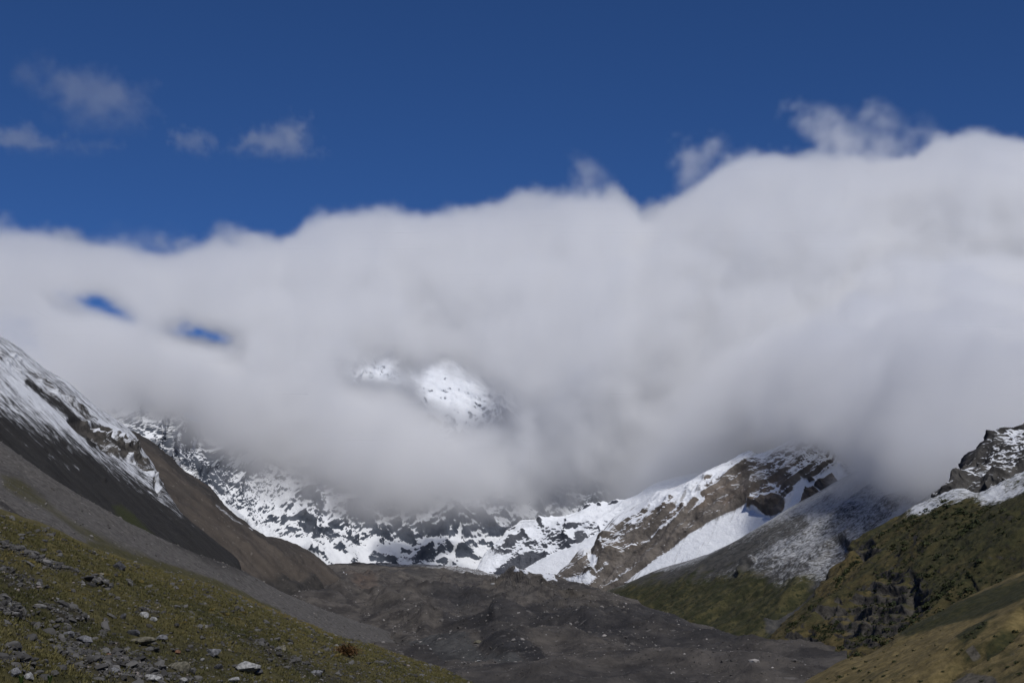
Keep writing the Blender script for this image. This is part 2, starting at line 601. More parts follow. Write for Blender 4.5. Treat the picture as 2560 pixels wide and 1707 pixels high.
c = m.mix(m.mask('veg', .5, m.noise(16, 5, .6), .15), rk, gr)
sf = m.noise(3.2, 8, .72, m.vmul(m.attr('st', True), (1, .55, 1)))
c = m.mix(m.math('MULTIPLY', m.mask('snow', 1.3, sf, .2, .55), .5), c, SNOW)  # thin powder, weakened further to stand in for cloud shade
m.bump(m.noise(6, 8, .7), 2.2, .9)
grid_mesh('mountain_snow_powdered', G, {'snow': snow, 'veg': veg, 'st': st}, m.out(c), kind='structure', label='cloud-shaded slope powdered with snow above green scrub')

# ------------------------------------------------------------------ crag at the right edge
S = [(2300, 1290), (2336, 1251), (2360, 1222), (2384, 1200), (2395, 1163), (2427, 1134), (2451, 1108), (2480, 1082), (2503, 1065), (2560, 1040), (2640, 1000), (2760, 960)]
B = [(2300, 1320), (2400, 1310), (2500, 1290), (2600, 1270), (2760, 1230)]
CP_ = (.6, .5, -560)
sp = on_plane([p[0] for p in S], [p[1] for p in S], *CP_)
bp = on_plane([p[0] for p in B], [p[1] for p in B], *CP_)
G = loft([sp, bp], 260, 170, back=(25, 160), drop=1.1)
P = G.reshape(-1, 3)
n0 = grid_normals(G).reshape(-1, 3)
Pw = P + fbm(P, 60, 3)[:, None] * 12
d = (ridged(Pw, 90, 7, .58, off=2) - .42) * 30 + fbm(P, 16, 5, .6, off=8) * 4
strat = P @ np.array([-.75, .1, .66]) + fbm(P, 40, 3) * 8
d += (np.abs(((strat / 11) % 1) - .5) - .25) * 6
d *= sstep(2290, 2400, proj(P)[0])
P = P + n0 * d[:, None]
G = P.reshape(G.shape)
nn = grid_normals(G).reshape(-1, 3)
sx, sy = proj(P)
snow = sstep(.45, .9, nn[:, 2]) * .6 + .3 * fbm(P, 22, 4) + .12 * sstep(2380, 2560, sx) - .08
m = MT('dark_crag_rock')
rk = m.mix(m.map(m.noise(9, 7, .65), .3, .7), (.028, .026, .024), (.10, .094, .085))
c = m.mix(m.mask('snow', .6, m.noise(4, 7, .7), .12), rk, SNOW)
m.bump(m.noise(5, 8, .7), 1.8, 1)
grid_mesh('mountain_crag', G, {'snow': snow}, m.out(c), kind='structure', label='dark rock crag dusted with snow at the right edge')

# ------------------------------------------------------------------ green slope on the right
S = [(1800, 1700), (1846, 1657), (1919, 1609), (1963, 1573), (2029, 1511), (2073, 1470), (2084, 1436), (2139, 1394), (2142, 1372), (2175, 1342), (2230, 1313), (2270, 1291), (2292, 1273),
     (2336, 1256), (2376, 1241), (2486, 1233), (2560, 1203), (2660, 1165), (2780, 1120)]
B = [(1800, 1760), (1950, 1790), (2100, 1760), (2300, 1720), (2500, 1660), (2780, 1560)]
HP = (.62, .06, -105)
sp = on_plane([p[0] for p in S], [p[1] for p in S], *HP)
bp = on_plane([p[0] for p in B], [p[1] for p in B], *HP)
G = loft([sp, bp], 520, 330, back=(20, 120), drop=.8)
P = G.reshape(-1, 3)
n0 = grid_normals(G).reshape(-1, 3)
sx, sy = proj(P)
st = slope_st(P, (-.62, -.06, 1))
cliff = np.max([pm(sx, sy, z5([(1250, 950), (1450, 800), (1650, 900), (1700, 1080), (1560, 1180), (1420, 1290), (1150, 1370), (1050, 1150)]), 30) * .8,
                pm(sx, sy, z5([(760, 1280), (900, 1230), (950, 1330), (880, 1500), (780, 1480)]), 18),
                pm(sx, sy, z5([(1200, 650), (1300, 610), (1400, 650), (1230, 740)]), 10) * .8,
                pm(sx, sy, z5([(930, 1100), (1100, 1030), (1150, 1100), (980, 1150)]), 12) * .8], axis=0)
d = (ridged(st * np.array([1, .45, 1]), 75, 6, .5, off=6) - .4) * 6 + fbm(P, 16, 5, .6) * 2.0 + fbm(P, 4, 3, .6, off=1) * .6
strat = P @ np.array([.3, .2, .93]) + fbm(P, 20, 3) * 4
d += cliff * ((np.abs(((strat / 5) % 1) - .5) - .25) * 5 + (ridged(P, 26, 5, .6) - .5) * 5)
d -= 1.6 * lm(sx, sy, z5([(1600, 880), (1610, 1010), (1590, 1100)]), 16)
d -= 1.2 * lm(sx, sy, z5([(920, 1360), (900, 1500)]), 12)
d -= .6 * lm(sx, sy, z5([(1990, 880), (2010, 930)]), 9)
P = P + n0 * d[:, None]
G = P.reshape(G.shape)
H_G = G
nn = grid_normals(G).reshape(-1, 3)
crest = np.interp(sx, [p[0] for p in S], [p[1] for p in S])
snow = .60 * sstep(2230, 2300, sx) * sstep(42, 4, sy - crest - sstep(2300, 2560, sx) * 14) + .3 * fbm(P, 12, 4) * sstep(2200, 2290, sx)
snow = np.clip(snow, 0, 1) * sstep(2190, 2290, sx)
rock = cliff * .62 + .28 * fbm(P, 18, 5, off=3) + .5 * sstep(.78, .55, nn[:, 2])
dry = .42 + .35 * fbm(P, 45, 4, off=7) + .3 * lm(sx, sy, z5([(1200, 760), (1080, 860), (1000, 950)]), 22) + .2 * sstep(1480, 1600, sy) - .12 * sstep(2250, 2350, sx) * sstep(1420, 1320, sy)
m = MT('alpine_scrub')
g1 = m.mix(m.map(m.noise(2.2, 5, .65), .3, .7), (.03, .032, .013), (.07, .063, .025))
g2 = m.mix(m.map(m.noise(3, 5, .65), .3, .7), (.062, .048, .018), (.13, .10, .04))
c = m.mix(m.mask('dry', 1.0, m.noise(8, 6, .65), .2), g1, g2)
c = m.mix(m.map(m.noise(4.5, 4, .6), .56, .66, 0, .75), c, (.014, .019, .007))
rk = m.mix(m.map(m.noise(2.5, 7, .7), .3, .7), (.03, .027, .023), (.10, .09, .075))
c = m.mix(m.mask('rock', .5, m.noise(5, 6, .65), .14, .52), c, rk)
c = m.mix(m.math('MULTIPLY', m.mask('snow', 1.2, m.noise(2.0, 7, .7), .16), .75), c, SNOW)
m.bump(m.noise(3.5, 8, .7), 1.1, .9)
grid_mesh('hill_green', G, {'snow': snow, 'rock': rock, 'dry': dry}, m.out(c), kind='structure', label='dark green scrubby hillside with rock outcrops below the crag')

# ------------------------------------------------------------------ yellow meadow hill, lower right
S = [(1960, 1760), (2011, 1707), (2047, 1682), (2113, 1646), (2175, 1628), (2219, 1606), (2241, 1580), (2285, 1554), (2340, 1527), (2431, 1485), (2560, 1432), (2680, 1385), (2800, 1330)]
B = [(1960, 1820), (2150, 1830), (2400, 1810), (2800, 1760)]
JP = (.46, .0, -31)
sp = on_plane([p[0] for p in S], [p[1] for p in S], *JP)
bp = on_plane([p[0] for p in B], [p[1] for p in B], *JP)
G = loft([sp, bp], 340, 240, back=(10, 60), drop=.6)
P = G.reshape(-1, 3)
n0 = grid_normals(G).reshape(-1, 3)
sx, sy = proj(P)
st = slope_st(P, (-.46, 0, 1))
d = fbm(st * np.array([1, .5, 1]), 40, 5, .5) * 3.0 + fbm(P, 5, 4, .6) * .45
gully = lm(sx, sy, z5([(2352, 1090), (2150, 1290), (1900, 1420), (1700, 1567)]), 16)
d -= 1.2 * gully
P = P + n0 * d[:, None]
G = P.reshape(G.shape)
J_G = G
rock = .75 * pm(sx, sy, z5([(1820, 1567), (1950, 1480), (2120, 1480), (2200, 1567)]), 12) + .6 * pm(sx, sy, z5([(1930, 1320), (2000, 1280), (2020, 1320), (1960, 1350)]), 5) + .3 * fbm(P, 8, 4) + .2 * gully + .35 * pm(sx, sy, z5([(2200, 1250), (2352, 1150), (2352, 1450), (2230, 1500)]), 20)
dry = .62 + .3 * fbm(P, 14, 4, off=3) - .5 * pm(sx, sy, z5([(1480, 1210), (1700, 1090), (2100, 940), (2352, 830), (2352, 960), (2050, 1060), (1750, 1140), (1540, 1220)]), 10)
dry -= .5 * pm(sx, sy, z5([(1900, 1250), (1950, 1180), (2080, 1120), (2150, 1080), (2060, 1200), (1940, 1280)]), 8)
dry -= .4 * lm(sx, sy, z5([(2352, 1130), (2200, 1220), (2090, 1310)]), 12)
m = MT('dry_meadow')
g1 = m.mix(m.map(m.noise(.9, 5, .65), .3, .7), (.022, .026, .010), (.055, .05, .018))
g2 = m.mix(m.map(m.noise(1.4, 6, .7), .3, .7), (.085, .066, .025), (.21, .16, .068))
c = m.mix(m.mask('dry', .7, m.noise(3, 6, .65), .16), g1, g2)
rk = m.mix(m.map(m.noise(1.0, 7, .7), .3, .7), (.045, .04, .03), (.13, .115, .09))
c = m.mix(m.mask('rock', .5, m.noise(2, 6, .65), .14), c, rk)
m.bump(m.noise(1.0, 8, .7), .28, .9)
grid_mesh('hill_meadow', G, {'rock': rock, 'dry': dry}, m.out(c), kind='structure', label='rounded yellow grass hill in the lower right corner')

# ------------------------------------------------------------------ debris-covered glacier and moraines on the valley floor
r0 = [(520, 1440, 2300), (700, 1425, 2800), (800, 1418, 3100), (900, 1410, 3300), (1000, 1413, 3300), (1100, 1415, 3200), (1180, 1425, 3000), (1230, 1437, 2700), (1262, 1434, 2400), (1285, 1415, 2250), (1320, 1434, 2100),
      (1395, 1441, 1850), (1468, 1467, 1600), (1541, 1489, 1350), (1656, 1531, 1000), (1747, 1553, 850), (1839, 1579, 700), (1960, 1600, 600), (2120, 1620, 550)]
r1 = [(520, 1470, 1100), (850, 1475, 1500), (1100, 1480, 1500), (1300, 1492, 1300), (1500, 1525, 900), (1650, 1562, 680), (1800, 1598, 560), (1950, 1632, 480), (2120, 1660, 430)]
r2 = [(520, 1540, 600), (900, 1540, 700), (1200, 1560, 600), (1500, 1592, 480), (1700, 1625, 420), (1850, 1662, 380), (2000, 1690, 350), (2120, 1710, 340)]
r3 = [(400, 1720, 300), (900, 1730, 280), (1300, 1740, 240), (1700, 1750, 230), (2150, 1770, 230)]
rows = [at([p[0] for p in r], [p[1] for p in r], [p[2] for p in r]) for r in (r0, r1, r2, r3)]
G = loft(rows, 760, 420, back=(80, 400), drop=.25)
P = G.reshape(-1, 3)
sx, sy = proj(P)
dist = P[:, 1]
amp = np.interp(dist, [200, 500, 1000, 2000, 3300], [4.5, 8, 12, 17, 18])
lamf = P.copy()
d = (ridged(P * np.array([1, .6, 1]), 170, 6, .5, off=3) - .42) * amp * 2.0 + (ridged(P * np.array([1, .55, 1]), 62, 5, .5, off=8) - .42) * amp * .8 + fbm(P, 55, 5, .55) * amp * .5 + fbm(P, 9, 4, .6, off=4) * .9
d *= .25 + .75 * sstep(0, 45, np.abs(sy - np.interp(sx, [p[0] for p in r0], [p[1] for p in r0])))
# dark hummock near the outwash, mounds and hollows that stand out in the debris
d += 2.6 * pm(sx, sy, z3([(1400, 1330), (1480, 1300), (1640, 1310), (1760, 1370), (1840, 1440), (1700, 1440), (1560, 1420)]), 16)
d += 3 * lm(sx, sy, z3([(1880, 1050), (1700, 1120), (1500, 1190)]), 22)
d += 3.5 * lm(sx, sy, z3([(680, 1020), (900, 1080), (990, 1150)]), 20)
P[:, 2] += d
G = P.reshape(G.shape)
C_G = G
nn = grid_normals(G).reshape(-1, 3)
dark = .40 + .5 * fbm(P * np.array([1, .4, 1]), 110, 6, .58, off=2)  # debris tone bands; their contrast also stands in for shading of the hummocks
dark += .35 * pm(sx, sy, z3([(1320, 1290), (1640, 1290), (1860, 1440), (1700, 1440), (1560, 1390), (1400, 1330)]), 7)
dark += .22 * pm(sx, sy, z3([(1700, 1080), (2000, 1100), (2400, 1100), (2400, 1290), (1900, 1260), (1500, 1200)]), 18)
dark += .2 * pm(sx, sy, z3([(860, 900), (1300, 960), (1400, 1000), (1500, 1140), (1300, 1180), (1100, 1080)]), 20)
dark += .25 * lm(sx, sy, z3([(1130, 1200), (1400, 1195), (1700, 1260), (2000, 1270)]), 10)
dark += .25 * pm(sx, sy, z3([(2352, 1050), (2700, 1060), (3200, 1400), (2500, 1250)]), 25)
dark -= .25 * pm(sx, sy, z3([(1000, 1200), (1300, 1220), (1800, 1330), (2352, 1300), (2352, 1450), (1900, 1420), (1450, 1300), (1050, 1250)]), 14)
grey = pm(sx, sy, z3([(760, 1215), (1000, 1250), (1300, 1310), (1700, 1440), (2050, 1500), (1900, 1530), (1500, 1450), (1250, 1390), (900, 1300)]), 8) * .8
red = .3 * pm(sx, sy, z3([(400, 800), (640, 820), (680, 940), (560, 980), (450, 900)]), 12) + .22 * fbm(P, 60, 4, off=9) + .3
snow = .9 * pm(sx, sy, z3([(1592, 790), (1620, 752), (1720, 800), (1820, 790), (1900, 850), (1830, 850), (1700, 820), (1620, 830)]), 4) + .35 * lm(sx, sy, z3([(300, 720), (700, 745), (1000, 760), (1250, 790), (1500, 835)]), 8) * 1.3
snow += .75 * pm(sx, sy, z3([(670, 1000), (700, 950), (740, 955), (755, 1000)]), 2) + .6 * lm(sx, sy, z3([(430, 820), (450, 870)]), 2) + .45 * lm(sx, sy, z3([(410, 800), (480, 815)]), 2)
m = MT('glacier_debris')
c1 = m.mix(m.map(m.noise(7, 7, .68), .3, .7), (.070, .062, .054), (.15, .133, .115))
c2 = m.mix(m.map(m.noise(6, 7, .68), .3, .7), (.030, .029, .030), (.066, .062, .060))
c = m.mix(m.mask('dark', .7, m.noise(26, 6, .6), .24), c1, c2)
c = m.mix(m.mask('red', .5, m.noise(14, 5, .6), .25, .62), c, (.12, .088, .068))
c = m.mix(m.mask('grey', .4, m.noise(8, 5, .6), .15), c, m.mix(m.map(m.noise(2.5, 6, .7), .3, .7), (.06, .06, .058), (.115, .112, .105)))
c = m.mix(m.map(m.noise(1, 6, .68, m.vmul(m.pos, (1 / 16, 1 / 34, 1 / 12))), .46, .62, 0, .62), c, (.026, .024, .024))
c = m.mix(m.map(m.noise(1, 6, .7, m.vmul(m.pos, (1 / 9, 1 / 22, 1 / 9))), .58, .72, 0, .5), c, (.17, .15, .13))
speck = m.map(m.noise(3.1, 2, .4), .68, .75)
c = m.mix(m.math('MULTIPLY', speck, .55), c, (.23, .215, .2))
c = m.mix(m.mask('snow', .5, m.noise(7, 6, .7), .12), c, SNOW)
m.bump(m.noise(5, 9, .75), 2.0, 1)
grid_mesh('glacier', G, {'dark': dark, 'grey': grey, 'red': red, 'snow': snow}, m.out(c), kind='structure', label='debris-covered glacier and dark moraine mounds on the valley floor')

# ------------------------------------------------------------------ brown shoulder behind the snowy rib
S = [(240, 1075), (300, 1085), (347, 1108), (402, 1147), (457, 1191), (512, 1228), (567, 1279), (622, 1319), (695, 1356), (768, 1381), (810, 1404), (845, 1432), (866, 1462), (880, 1500), (900, 1530)]
B = [(240, 1240), (330, 1300), (430, 1360), (540, 1430), (620, 1480), (720, 1540), (800, 1560), (900, 1580)]
BP = (-.72, .02, -128)
sp = on_plane([p[0] for p in S], [p[1] for p in S], *BP)
bp = on_plane([p[0] for p in B], [p[1] for p in B], *BP)
G = loft([sp, bp], 380, 240, back=(60, 300), drop=.7)
P = G.reshape(-1, 3)
n0 = grid_normals(G).reshape(-1, 3)
sx, sy = proj(P)
st = slope_st(P, (.72, -.02, 1))
edge = sstep(0, 40, sy - np.interp(sx, [p[0] for p in S], [p[1] for p in S]))
d = (ridged(st * np.array([1, .22, 1]), 110, 6, .5, off=1) - .42) * 17 * (.3 + .7 * edge) + fbm(P, 30, 5, .6) * 5
d += 2.5 * lm(sx, sy, z2([(2140, 890), (2090, 940), (2000, 980)]), 24)
P = P + n0 * d[:, None]
G = P.reshape(G.shape)
snow = .4 * lm(sx, sy, z1([(1480, 1260), (1600, 1370), (1720, 1450)]), 3) + .06
dark = .35 + .3 * fbm(st * np.array([1, .2, 1]), 60, 4) + .4 * pm(sx, sy, z2([(1680, 830), (2050, 880), (2140, 860), (2352, 900), (2500, 1200), (2100, 1030), (1700, 900)]), 14) + .2 * sstep(30, 0, sy - np.interp(sx, [p[0] for p in S], [p[1] for p in S]))
m = MT('brown_scree')
sv = m.attr('st', True)
c1 = m.mix(m.map(m.noise(1, 7, .65, m.vmul(sv, (1 / 9, 1 / 60, 1 / 20))), .3, .7), (.062, .052, .043), (.105, .088, .072))
c2 = m.mix(m.map(m.noise(6, 6, .65), .3, .7), (.030, .028, .026), (.055, .05, .045))
c = m.mix(m.mask('dark', .5, m.noise(14, 6, .6), .2), c1, c2)
c = m.mix(m.math('MULTIPLY', m.map(m.noise(3.0, 2, .4), .66, .74), .5), c, (.2, .18, .16))
c = m.mix(m.mask('snow', .5, m.noise(5, 6, .7), .1), c, SNOW)
m.bump(m.noise(5, 8, .72), 1.6, .9)
grid_mesh('mountain_brown_shoulder', G, {'snow': snow, 'dark': dark, 'st': st}, m.out(c), kind='structure', label='brown scree shoulder behind the snowy rib')

# ------------------------------------------------------------------ snowy rib, upper left
S = [(-220, 720), (-100, 800), (0, 869), (37, 891), (110, 946), (168, 979), (238, 1034), (285, 1063), (318, 1085), (347, 1118), (366, 1147), (409, 1235), (450, 1292), (530, 1350), (578, 1386), (604, 1428), (615, 1450)]
B = [(-220, 1100), (0, 1260), (128, 1335), (292, 1420), (439, 1475), (548, 1510), (615, 1530)]
BP = (-.80, .0, -122)
sp = on_plane([p[0] for p in S], [p[1] for p in S], *BP)
bp = on_plane([p[0] for p in B], [p[1] for p in B], *BP)
G = loft([sp, bp], 560, 420, back=(30, 200), drop=.6)
P = G.reshape(-1, 3)
n0 = grid_normals(G).reshape(-1, 3)
sx, sy = proj(P)
st = slope_st(P, (.80, 0, 1))
top = np.interp(sx, [p[0] for p in S], [p[1] for p in S])
crag = pm(sx, sy, z1([(480, 680), (640, 700), (840, 780), (940, 860), (1000, 960), (1120, 1170), (1090, 1190), (960, 1000), (860, 960), (700, 880), (600, 800)]), 9)
crag2 = pm(sx, sy, z1([(0, 180), (200, 330), (460, 490), (650, 650), (600, 680), (430, 560), (250, 470), (100, 330), (0, 260)]), 8) * .5
edge = sstep(0, 30, sy - top)
d = (ridged(st * np.array([1, .16, 1]), 60, 6, .52, off=1) - .42) * 2.6 * (.3 + .7 * edge) + fbm(P, 14, 5, .6) * 1.4
d += (crag + crag2) * ((ridged(P + fbm(P, 30, 2)[:, None] * 8, 42, 6, .6, off=5) - .42) * 13 + fbm(P, 7, 4, .6) * 1.6)
for bxy, rr in (((36, 889), 4), ((110, 950), 5), ((52, 900), 3), ((259, 1201), 5)):
    d += rr * .42 * np.exp(-((sx - bxy[0])**2 + (sy - bxy[1])**2) / (rr * rr))
P = P + n0 * d[:, None]
G = P.reshape(G.shape)
nn = grid_normals(G).reshape(-1, 3)
# lower limit of the fresh snow, and the bare dark ground of the wedge under it
lim = np.interp(sx, [0, 60, 128, 200, 292, 350, 420, 470, 520], [1090, 1110, 1140, 1165, 1205, 1240, 1275, 1310, 1345])
rel = sy - lim
snow = .575 - .5 * sstep(-125, 30, rel) + .15 * fbm(st * np.array([1, .12, 1]), 34, 5) + .10 * fbm(P, 12, 4)
snow += .14 * lm(sx, sy, z1([(60, 300), (330, 620), (560, 830), (800, 1000), (1000, 1130), (1200, 1330)]), 22)
snow += .16 * lm(sx, sy, z1([(330, 930), (430, 990), (520, 1030)]), 6)
snow -= .35 * lm(sx, sy, z1([(200, 420), (430, 600), (540, 700), (650, 830)]), 9)
snow -= crag * .42 + crag2 * .22
snow += crag * .6 * sstep(.55, .85, nn[:, 2]) * .6
for ln in ([(680, 690), (780, 740), (870, 790)], [(660, 760), (830, 800)], [(890, 910), (940, 970), (1030, 1080)], [(1050, 1080), (1100, 1140)]):
    snow += .5 * lm(sx, sy, z1(ln), 4)
snow = np.clip(snow, 0, 1)
veg = .7 * pm(sx, sy, z2([(740, 350), (820, 350), (930, 430), (1060, 560), (1000, 570), (880, 500), (780, 430)]), 14) + .25 * fbm(P, 16, 4)
m = MT('scree_with_fresh_snow')
sv = m.attr('st', True)
dk = m.mix(m.map(m.noise(1, 7, .65, m.vmul(sv, (1 / 9, 1 / 40, 1 / 10))), .3, .7), (.020, .019, .018), (.036, .034, .031))
rk = m.mix(m.map(m.noise(4, 7, .68), .3, .7), (.03, .028, .026), (.105, .095, .082))
c = m.mix(m.map(m.attr('crag'), .3, .7), dk, rk)
c = m.mix(m.mask('veg', .4, m.noise(6, 5, .6), .2), c, (.034, .038, .014))
sf = m.noise(1, 8, .75, m.vmul(sv, (1 / 3.4, 1 / 8., 1 / 4)))
sf2 = m.noise(1, 6, .62, m.vmul(sv, (1 / 10., 1 / 38., 1 / 10)), .6)
sff = m.math('MULTIPLY_ADD', sf2, .35, m.math('MULTIPLY', sf, .65))
c = m.mix(m.math('MULTIPLY', m.mask('snow', 2.0, sff, .2, .5), .85), c, SNOW)
m.bump(m.noise(2.2, 8, .72), .9, 1)
grid_mesh('mountain_snowy_rib', G, {'snow': snow, 'veg': veg, 'crag': crag + crag2, 'st': st}, m.out(c), kind='structure', label='steep rib of fresh-snowed scree with dark bare foot, upper left')

# ------------------------------------------------------------------ gravel apron between the rib and the grassy slope
S = [(-220, 960), (-80, 1060), (0, 1122), (128, 1206), (292, 1301), (384, 1346), (470, 1384), (548, 1412), (603, 1432), (700, 1485), (806, 1529), (905, 1562), (992, 1588), (1100, 1622), (1250, 1668), (1400, 1730)]
B = [(-220, 1480), (0, 1560), (219, 1640), (439, 1700), (700, 1780), (916, 1840), (1102, 1890), (1250, 1950)]
BP = (-.55, .0, -40)
sp = on_plane([p[0] for p in S], [p[1] for p in S], *BP)
bp = on_plane([p[0] for p in B], [p[1] for p in B], *BP)
G = loft([sp, bp], 560, 380, back=(12, 90), drop=.5)
P = G.reshape(-1, 3)
n0 = grid_normals(G).reshape(-1, 3)
sx, sy = proj(P)
st = slope_st(P, (.55, 0, 1))
top = np.interp(sx, [p[0] for p in S], [p[1] for p in S])
d = fbm(st * np.array([1, .3, 1]), 45, 5, .5) * 2.6 * sstep(0, 40, sy - top) + fbm(P, 6, 4, .6) * .55
d += 1.3 * np.exp(-((sy - top - 6) / 8)**2)
P = P + n0 * d[:, None]
G = P.reshape(G.shape)
B0_G = G
veg = .12 + .5 * pm(sx, sy, z2([(0, 130), (150, 150), (500, 450), (900, 640), (1250, 790), (1640, 960), (1900, 1080), (1640, 980), (1200, 830), (860, 740), (560, 600), (300, 420), (0, 250)]), 18)
veg += .45 * lm(sx, sy, z2([(600, 650), (1000, 740), (1250, 800), (1640, 960), (1900, 1080)]), 12) + .3 * fbm(st * np.array([1, .25, 1]), 40, 4)
dark = .2 + .25 * fbm(st * np.array([1, .3, 1]), 30, 4, off=3) + .5 * lm(sx, sy, z2([(0, 350), (130, 440), (300, 530), (400, 580)]), 5) + .4 * pm(sx, sy, z2([(1060, 580), (1500, 740), (1900, 880), (2352, 1090), (2000, 970), (1500, 800), (1200, 680)]), 8)
dark += .3 * pm(sx, sy, z2([(-100, 0), (200, 160), (450, 300), (300, 330), (-100, 100)]), 20)
m = MT('gravel_apron')
sv = m.attr('st', True)
c1 = m.mix(m.map(m.noise(1.6, 7, .7), .3, .7), (.066, .061, .055), (.135, .125, .114))
c1 = m.mix(m.math('MULTIPLY', m.map(m.noise(1.3, 2, .4), .66, .75), .6), c1, (.24, .225, .21))
c2 = m.mix(m.map(m.noise(3, 6, .65), .3, .7), (.028, .026, .024), (.055, .05, .045))
c = m.mix(m.mask('dark', .5, m.noise(8, 6, .6), .2), c1, c2)
c = m.mix(m.mask('veg', .5, m.noise(7, 6, .62), .25), c, m.mix(m.map(m.noise(2, 6, .65), .3, .7), (.045, .043, .017), (.085, .075, .032)))
m.bump(m.noise(1.6, 8, .75), .5, 1)
grid_mesh('scree_apron', G, {'veg': veg, 'dark': dark, 'st': st}, m.out(c), kind='structure', label='grey-brown gravel apron sweeping down behind the grassy slope')

# ------------------------------------------------------------------ near grassy slope
S = [(-220, 1215), (0, 1291), (110, 1324), (219, 1375), (314, 1407), (439, 1442), (512, 1464), (600, 1495), (700, 1534), (817, 1583), (916, 1609), (992, 1635), (1102, 1671), (1175, 1704), (1320, 1765)]
B = [(-300, 1880), (100, 1880), (500, 1890), (900, 1900), (1400, 1930)]
AP = (-.36, .0, -6)
sp = on_plane([p[0] for p in S], [p[1] for p in S], *AP)
bp = on_plane([p[0] for p in B], [p[1] for p in B], *AP)
G = loft([sp, bp], 620, 420, back=(6, 45), drop=.45)
P = G.reshape(-1, 3)
n0 = grid_normals(G).reshape(-1, 3)
sx, sy = proj(P)
st = slope_st(P, (.36, 0, 1))
top = np.interp(sx, [p[0] for p in S], [p[1] for p in S])
d = fbm(P, 14, 5, .5) * .8 * sstep(-5, 60, sy - top) + fbm(P, 2.2, 5, .6, off=3) * .26
rk = .36 + .55 * fbm(st * np.array([1, .28, 1]), 9, 5, .6, off=1.5)
for poly, v in (([(0, 600), (130, 650), (400, 740), (560, 800), (520, 830), (250, 750), (0, 670)], .5), ([(0, 760), (200, 800), (330, 900), (200, 940), (0, 880)], .35),
                ([(590, 860), (700, 870), (750, 920), (620, 910)], .55), ([(0, 990), (140, 1030), (150, 1100), (0, 1120)], .5),
                ([(230, 1000), (420, 990), (640, 1070), (680, 1120), (450, 1130)], .4), ([(400, 1150), (760, 1130), (1060, 1250), (1400, 1310), (1330, 1567), (560, 1567), (430, 1380)], .26),
                ([(900, 1050), (1080, 1100), (1070, 1150), (930, 1110)], .4), ([(1330, 1180), (1550, 1230), (1480, 1290), (1340, 1230)], .35),
                ([(1400, 1340), (1800, 1330), (2352, 1400), (2700, 1567), (1400, 1567)], .19), ([(1500, 1190), (1800, 1260), (2000, 1330), (1700, 1330)], .25),
                ([(0, 1330), (120, 1350), (240, 1480), (230, 1567), (0, 1567)], .42), ([(0, 1180), (430, 1200), (430, 1300), (0, 1330)], .12)):
    rk += v * pm(sx, sy, z2(poly), 10)
for poly, v in (([(60, 930), (420, 950), (380, 1000), (120, 1010)], .4), ([(580, 1170), (780, 1180), (740, 1260), (560, 1240)], .4), ([(130, 1330), (420, 1380), (440, 1567), (250, 1567)], .5),
                ([(1150, 1050), (1700, 1120), (2300, 1240), (2300, 1320), (1500, 1280), (1200, 1230)], .22), ([(0, 430), (300, 520), (860, 740), (1600, 970), (1900, 1110), (1400, 1060), (800, 960), (560, 780), (0, 580)], .3),
                ([(2100, 1180), (2900, 1500), (2700, 1520), (2300, 1360)], .25)):
    rk -= v * pm(sx, sy, z2(poly), 12)
d += sstep(.5, .9, rk) * (.10 + .22 * np.abs(fbm(P, .9, 3, .6)))
P = P + n0 * d[:, None]
G = P.reshape(G.shape)
A_G, A_RK = G, rk.reshape(G.shape[:2])
A_N = grid_normals(G)
moss = .5 + .5 * fbm(P, 7, 4, off=5) + .35 * sstep(110, 0, sy - top)
m = MT('grass_and_soil')
g1 = m.mix(m.map(m.noise(.5, 6, .7), .3, .7), (.026, .027, .010), (.064, .058, .021))
g2 = m.mix(m.map(m.noise(.4, 6, .7), .3, .7), (.066, .057, .020), (.13, .11, .042))
c = m.mix(m.mask('moss', .9, m.noise(1.6, 6, .65), .25), g1, g2)
soil = m.mix(m.map(m.noise(.35, 7, .72), .3, .7), (.024, .021, .013), (.060, .053, .038))
c = m.mix(m.mask('rock', .8, m.noise(.8, 6, .65), .16, .6), c, soil)
m.bump(m.noise(.28, 8, .75), .12, 1)
grid_mesh('grass_slope', G, {'rock': rk, 'moss': moss}, m.out(c), kind='structure', label='near grassy slope strewn with grey stones, lower left')
print('terrain', round(time.time() - T0, 1))

# ================================================================== CLOUDS
def fft_noise(shape, sp, beta, kmin, seed):
    """fractal noise on a grid with cell sizes sp (m); kmin = 1/longest wave (1/m)"""
    r = np.random.default_rng(seed)
    a = np.fft.rfftn(r.standard_normal(shape).astype(np.float32))
    fx = np.fft.fftfreq(shape[0], sp[0])[:, None, None]
    fy = np.fft.fftfreq(shape[1], sp[1])[None, :, None]
    fz = np.fft.rfftfreq(shape[2], sp[2])[None, None, :]
    k = np.sqrt(fx * fx + fy * fy + fz * fz)
    a *= 1 / np.maximum(k, kmin)**beta
    a[0, 0, 0] = 0
    f = np.fft.irfftn(a, s=shape)
    return (f / f.std()).astype(np.float32)


cm = bpy.data.materials.new('cloud_vapour')
cm.use_nodes = True
ct = cm.node_tree
ct.nodes.clear()
co = ct.nodes.new('ShaderNodeOutputMaterial')
pv = ct.nodes.new('ShaderNodeVolumePrincipled')
ct.links.new(pv.outputs[0], co.inputs['Volume'])
pv.inputs['Color'].default_value = (.980, .980, .982, 1)
pv.inputs['Density'].default_value = 1.0
pv.inputs['Anisotropy'].default_value = 0.15


